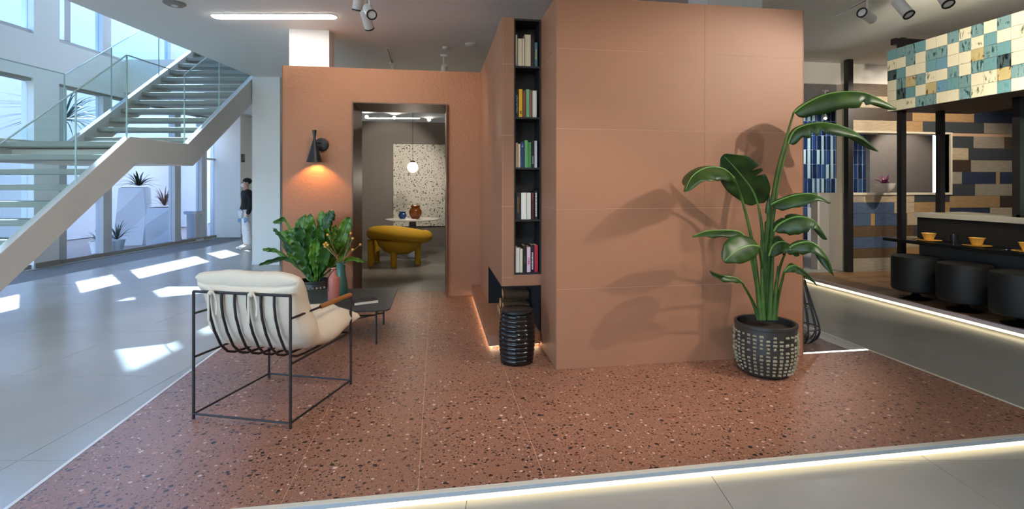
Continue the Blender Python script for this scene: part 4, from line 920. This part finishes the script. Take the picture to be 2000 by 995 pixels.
# counter, shelf, frame, canopy
bc = thing('bar_counter', 'dark bar counter with a pale stone top and black front', 'counter', (0, 0, BP_))
bx(6.22, 6.9, 1.8, 5.76, 0, .96).build('body', mat('charcoal_panel', srgb(74, 72, 70), .6, var=.08, vscale=3), bc); bx(6.2, 6.22, 1.8, 5.77, .69, .96).build('backsplash', BLACKW, bc)
bx(6.17, 6.95, 1.8, 5.79, .96, 1.02).build('worktop', mat('pale_stone', srgb(186, 180, 164), .4, var=.06), bc, bevel=.004)
shf = thing('bar_shelf', 'narrow black bar shelf set with yellow cups in front of the counter', 'shelf', (0, 0, 0))
bx(5.84, 6.2, 1.8, 5.93, .725, .765).build('shelf_board', mat('black_shelf', (.012, .012, .013), .25), shf, bevel=.002)
fr = thing('steel_gantry', 'black steel gantry of posts carrying the tiled bar canopy', 'gantry', (0, 0, BP_))
def post(x, y, z0, z1, w=.035, nm='post'): bx(x-w, x+w, y-w, y+w, z0-BP_, z1-BP_).build(nm, BLACK, fr)
post(5.995, 5.80, BP_, 3.38); post(6.52, 5.74, 1.10, 2.43); post(6.36, 4.70, 1.10, 2.43, .04)
bx(5.9, 7.0, 5.80, 5.87, 3.30-BP_, 3.38-BP_).build('beam', BLACK, fr); bx(6.32, 6.40, 2.0, 4.70, 1.10-BP_, 1.13-BP_).build('beam', BLACK, fr)
post(6.45, 7.18, BP_, 3.45, .045)
bx(6.40, 6.404, 4.50, 4.73, 1.13-BP_, 2.43-BP_).build('green_lit_side', mat('green_lit_tint', srgb(150, 190, 176), .1), fr)  # pale green plate painting the green light on the post's side
cn = thing('bar_canopy', 'canopy over the bar faced with teal and cream patterned tiles', 'canopy', (0, 0, 0))
bx(5.912, 7.2, 1.8, 5.92, 2.43, 2.47).build('soffit', mat('dark_walnut', srgb(82, 64, 54), .6), cn); bx(5.912, 5.95, 1.8, 5.92, 2.47, 3.24).build('backing', mat('white_grout', (1, 1, 1)), cn)
TSZ = .135
def leafy(name, base, ink, amt, tone=.25):
    b = NB(name); o = b.pos(); mp = b.n('ShaderNodeMapping'); mp.inputs['Rotation'].default_value = (.6, 0, 0); mp.inputs['Scale'].default_value = (1, 40, 9); b.l(o, mp.inputs[0])
    n = b.noise(mp.outputs[0], 1.0, 3); n2 = b.noise(o, 14, 3)
    f = b.math('MULTIPLY', b.ramp(n, .5, .6), b.ramp(n2, amt, amt+.12)); c = b.mix(n2, tuple(x*(1-tone) for x in base), tuple(min(1, x*(1+tone)) for x in base))
    b.l(b.mix(f, c, ink), b.p.inputs['Base Color']); b.p.inputs['Roughness'].default_value = .12; MATS[name] = b.m; return b.m
TM = {'p': leafy('tile_teal', srgb(108, 152, 160), srgb(88, 134, 146), .5, .08), 't': leafy('tile_teal_leaf', srgb(120, 154, 160), srgb(44, 76, 78), .42), 'd': leafy('tile_dark_leaf', srgb(72, 92, 98), srgb(22, 28, 32), .35),
      'c': leafy('tile_cream', srgb(226, 220, 196), srgb(214, 208, 184), .6, .03), 'l': leafy('tile_cream_leaf', srgb(226, 220, 196), srgb(96, 110, 84), .50, .03), 'f': leafy('tile_floral', srgb(190, 176, 130), srgb(112, 60, 44), .45, .2), 'b': leafy('tile_blue', srgb(108, 150, 176), srgb(72, 110, 150), .5, .1)}
PATT = ['pttpcctltctcf', 'lctcttctlpclc', 'dpccpbclftpcp', 'ctftlctctpdcc', 'cdpcfbpTclftl'.replace('T', 't'), 'cclttcctlcpcc']
tms = {k: bx(0, .012, 0, TSZ-.004, 0, TSZ-.004).mesh('tile', m) for k, m in TM.items()}
for r in range(6):
    for c in range(16):
        k = PATT[r][c] if c < 13 else PATT[(r+3) % 6][c-13]
        inst('tile', tms[k], cn, (5.9, 5.92-TSZ*(c+1)+.002, 3.24-TSZ*(r+1)+.002))
# stools
LTH = mat('black_leather', (.007, .006, .0055), .6, var=.2, vscale=20)
sto = None
for i, (x, y, lb) in enumerate(((5.74, 5.36, 'black drum bar stool farthest along the bar, beside the steel post'), (5.72, 4.76, 'black drum bar stool in the middle of the visible three'), (5.68, 4.17, 'black drum bar stool nearest, cut by the right edge'))):
    s_ = thing('bar_stool', lb, 'stool', (x, y, BP_), 0, 'black drum stools at the bar')
    if sto is None:
        sto = [MB().lathe([(.22, .10), (.245, .115), (.25, .15), (.25, .48), (.24, .51), (.20, .52), (.001, .522)], 36).mesh('seat', LTH, True),
               MB().lathe([(.16, 0), (.165, .006), (.06, .03), (.035, .06), (.035, .10)], 28).mesh('base', mat('black_chrome', (.02, .02, .02), .2, .8), True),
               MB().lathe([(.2505, .14), (.2525, .144), (.2505, .148)], 36, cap=False).mesh('piping', LTH, True)]
    for me_, nm in zip(sto, ('seat', 'base', 'piping')): inst(nm, me_, s_)
# cups, tumbler and cutlery on the shelf
YC = mat('mustard_glaze', srgb(240, 190, 92), .3)
for i, (u, v, t, lb) in enumerate(((1814, 462, 6.6, 'yellow bowl cup near the post end of the bar shelf'), (1908, 470, 5.85, 'yellow bowl cup in the middle of the bar shelf'), (2008, 482, 5.25, 'yellow bowl cup cut off by the right edge'))):
    p = C((u-CX)/FPX*t, t, 0); p.x = 6.04
    d_ = px(u, v, 1)-Vector((0, 0, CZ)); p = Vector((6.02, 6.02/d_.x*d_.y, .765))
    c_ = thing('cup', lb, 'cup', (p.x, p.y, .776), 0, 'yellow cups on the bar shelf')
    MB().lathe([(.042, 0), (.045, .003), (.074, .082), (.078, .085), (.072, .083), (.04, .01), (.001, .008)], 28).build('bowl', YC, c_, smooth=True)
    s_ = thing('saucer', lb.replace('bowl cup', 'saucer plate'), 'saucer', (p.x, p.y, .765), 0, 'yellow saucers on the bar shelf')
    MB().lathe([(.06, 0), (.08, .002), (.13, .009), (.132, .0115), (.08, .0075), (.001, .0065)], 32).build('plate', YC, s_, smooth=True)
d_ = px(1862, 470, 1)-Vector((0, 0, CZ))
tag(MB().lathe([(.035, 0), (.04, .11), (.037, .11), (.032, .01), (.001, .01)], 20).build('tumbler', mat('smoky_glass', (.02, .02, .022), .1), loc=(6.02, 6.02/d_.x*d_.y, .765), smooth=True), 'dark smoky tumbler between the two yellow cups', 'glass')
for u, lb in ((1785, 'by the post'), (1962, 'between the nearer yellow cups')):
    d_ = px(u, 472, 1)-Vector((0, 0, CZ)); f_ = thing('fork', 'steel fork lying on the black bar shelf '+lb, 'cutlery', (5.98, 5.98/d_.x*d_.y, .765), .4)
    STL = mat('steel', (.6, .6, .6), .25, 1)
    bx(-.085, .04, -.005, .005, .001, .004).build('handle', STL, f_); bx(.04, .055, -.011, .011, .001, .004).build('neck', STL, f_)
    for k in (-1, -.33, .33, 1): bx(.055, .095, k*.009-.0015, k*.009+.0015, .002, .004).build('tine', STL, f_)

# ------------------------------------------------------------------ ceiling fixtures and their light
def linear(label, x0, x1, y, e=1.0):
    l = thing('linear_light', label, 'ceiling light', (0, 0, 0), B)
    MB().prism(rrect((x1-x0)/2, .07, .06), 2, 3.434, 3.4495).build('diffuser', LINE, l, ((x0+x1)/2, y, 0))
    MB().prism(rrect((x1-x0)/2+.012, .082, .07), 2, 3.442, 3.4495).build('rim', WHITE, l, ((x0+x1)/2, y, 0))
    return l
linear('long glowing linear ceiling light left of the white column', -3.63, -2.185, 6.03)
for i, (x, y) in enumerate(((-3.6, 2.0), (-.5, 1.2), (2.6, -.4), (-3.2, -2.0), (1.0, -2.6))):  # unseen lamps added for ambient light
    linear('added unseen linear ceiling light %s' % ('above the armchair', 'straight overhead near the platform front', 'overhead right of the viewer', 'behind the viewer on the left', 'behind the viewer in the middle')[i], x, x+1.45, y)
pr15 = C(0, 0)
linear('linear ceiling light seen through the doorway above the grey wall', -4.6, -3.0, 15.1)
SPW = mat('white_spot_body', srgb(226, 224, 218), .5)
def spot(label, p, aim, energy=0, size=40, col=(1, .86, .7), blend=.5, Ln=.2, R=.046, rad=.015, top=3.45):
    p = Vector(p); d = (Vector(aim)-p).normalized()
    s = thing('track_spotlight', label, 'spotlight', tuple(p), 0, 'white track spotlights')
    q = d.to_track_quat('Z', 'Y').to_euler()
    MB().lathe([(R*.8, -Ln/2), (R, -Ln/2+.01), (R, Ln/2-.012), (R*.97, Ln/2)], 24).build('body', SPW, s, smooth=True, rot=q)
    MB().lathe([(R*.99, Ln/2-.002), (R*1.03, Ln/2), (R*1.03, Ln/2+.012), (R*.8, Ln/2+.012), (R*.8, Ln/2+.002)], 24, cap=False).build('ring', BLACK, s, smooth=True, rot=q)
    MB().lathe([(R*.8, Ln/2+.001), (R*.01, Ln/2+.002)], 20).build('lens', LENS if energy else WHITE, s, rot=q)
    MB().tube([(0, 0, 0), (0, 0, top-p.z)], .011, 8).build('stem', SPW, s)
    bx(-.05, .05, -.02, .02, top-p.z-.03, top-p.z).build('adapter', SPW, s)
    if energy:
        L = bpy.data.lights.new('spot_light', 'SPOT'); L.energy = energy; L.color = col; L.spot_size = math.radians(size); L.spot_blend = blend; L.shadow_soft_size = rad
        lo = bpy.data.objects.new('spot_light', L); COL.objects.link(lo); lo.parent = s; lo.location = d*(Ln/2+.03); lo.rotation_euler = d.to_track_quat('-Z', 'Y').to_euler()
    return s
def track(label, a, b_):
    a, b_ = Vector(a), Vector(b_); t = thing('light_track', label, 'light track', tuple(a)); d = b_-a
    o = bx(0, d.length, -.018, .018, -.012, 0).build('rail', SPW, t); o.rotation_euler.z = math.atan2(d.y, d.x)
    o2 = bx(0, d.length, -.007, .007, -.0135, -.012).build('slot', BLACK, t); o2.rotation_euler.z = math.atan2(d.y, d.x)
warm = (1, .90, .78)
spot('white track spotlight hanging left of centre, pointing toward the camera', px(722, 22, 4.7), px(745, 60, 4.3), 0)
spot('second white spotlight half hidden behind the centre one', px(716, 36, 5.0), (-.35, 6.55, 1.75), 22, 120, warm)
spot('white spotlight cut by the top edge beside the centre pair', px(700, -2, 4.9), px(690, 80, 5.0), 0)
spot('white track spotlight right of the terracotta wall', px(1694, 32, 4.9), px(1655, 5, 4.7), 0)
spot('white track spotlight at the top edge above the tiled canopy', px(1762, 14, 4.5), px(1785, 40, 4.4), 0)
spot('white spotlight mostly cut off at the top right', px(1842, -8, 4.3), px(1860, 20, 4.2), 0)
track('recessed light track on the ceiling right of the terracotta wall', (*px(1636, 28, 5.97).xy, 3.45), (*px(1900, -110, 4.2).xy, 3.45))
track('short ceiling light track behind the doorway wall', (*px(757, 93, 7.4).xy, 3.45), (*px(768, 128, 8.5).xy, 3.45))
spot('small spotlight behind the doorway wall on the short track', px(767, 135, 8.3), px(767, 200, 8.3), 0, R=.035, Ln=.14)
# working spots: out of view to the right and front, and in the room
for i, (p, aim, e, sz) in enumerate((((4.4, 1.25, 3.25), (2.1, 3.8, 1.25), 135, 58), ((4.85, 1.75, 3.25), (2.2, 3.8, 1.2), 50, 56), ((3.95, .8, 3.25), (1.9, 3.8, 1.4), 40, 56))):
    spot('bright spotlight out to the right aimed at the tiled wall, %s of the three' % ('middle', 'rear', 'front')[i], p, aim, e, sz, warm)
spot('added fill spotlight above the camera for the left part of the tiled wall', (.6, .9, 3.25), (1.3, 3.8, 1.7), 8, 62, warm)  # fill light added out of view
spot('spotlight above the platform front aimed at the terrazzo floor', (1.0, 1.6, 3.25), (.7, 3.2, 0), 50, 80, warm)
spot('spotlight aimed at the tiled bar canopy', (4.3, 3.6, 3.25), (5.9, 4.9, 2.8), 110, 80, (1, .88, .68))
spot('spotlight over the stools aimed at the bar shelf', (5.3, 3.0, 3.25), (6.2, 5.2, .8), 85, 60, (1, .88, .68))
spot('spotlight lighting the plank wall behind the bar', (7.6, 5.5, 3.25), (7.6, 7.25, 1.6), 95, 110, (1, .88, .72))
spot('glaring spotlight in front of the blue tiles', (*px(1612, 227, 8.8).xy, 2.55+.08), px(1612, 300, 7.5), 14, 120, (1, 1, 1), R=.03, Ln=.12, top=3.1)
spot('spotlight lighting the blue tiled wall from the low ceiling', (6.9, 8.3, 2.85), (7.6, 9.7, 1.7), 80, 90, (.85, .95, 1), top=3.1)
spot('added spotlight brightening the dark stone panel behind the hatch', (9.6, 8.5, 2.85), (9.9, 9.6, 1.7), 45, 90, warm, top=3.1)  # unseen lamp added to lift the dark stone
for i, (u, v, t) in enumerate(((716, 227, 14.3), (770, 229, 14.6), (838, 233, 15.4))):
    spot('bright spot seen through the doorway above the grey wall, %s' % ('leftmost', 'middle', 'rightmost')[i], px(u, v, t), px(u, v+40, t-2), 18, 100, R=.06, Ln=.12)
spot('spotlight in the grey room washing the wall beside the terrazzo slab', (-.95, 9.8, 3.2), (-1.0, 11.9, 1.9), 60, 60, warm)
spot('added spotlight inside the doorway brightening the ochre chair and table', (.1, 7.9, 3.2), (-.35, 10.0, .7), 95, 85, warm)  # unseen lamp set near the doorway to brighten the back of the chair
for (u, v, t, R, lb, nm) in ((870, 92, 7.38, .045, 'small white smoke detector on the ceiling', 'smoke_detector'), (920, 86, 7.22, .085, 'flat round white ceiling sensor near the fireplace wall', 'ceiling_sensor'), (341, 6, 5.6, .11, 'round grey ceiling speaker beside the void', 'ceiling_speaker')):
    s_ = thing(nm, lb, 'detector' if R < .1 else 'speaker', (*px(u, v, t).xy, 3.45))
    MB().lathe([(R*.5, -.03), (R*.8, -.025), (R, -.01), (R, 0)], 24).build('housing', SPW if R < .1 else mat('grey_grille', srgb(140, 140, 136), .7), s_, smooth=True)
    MB().lathe([(R*.25, -.036), (R*.3, -.03)], 16).build('cap', SPW, s_)
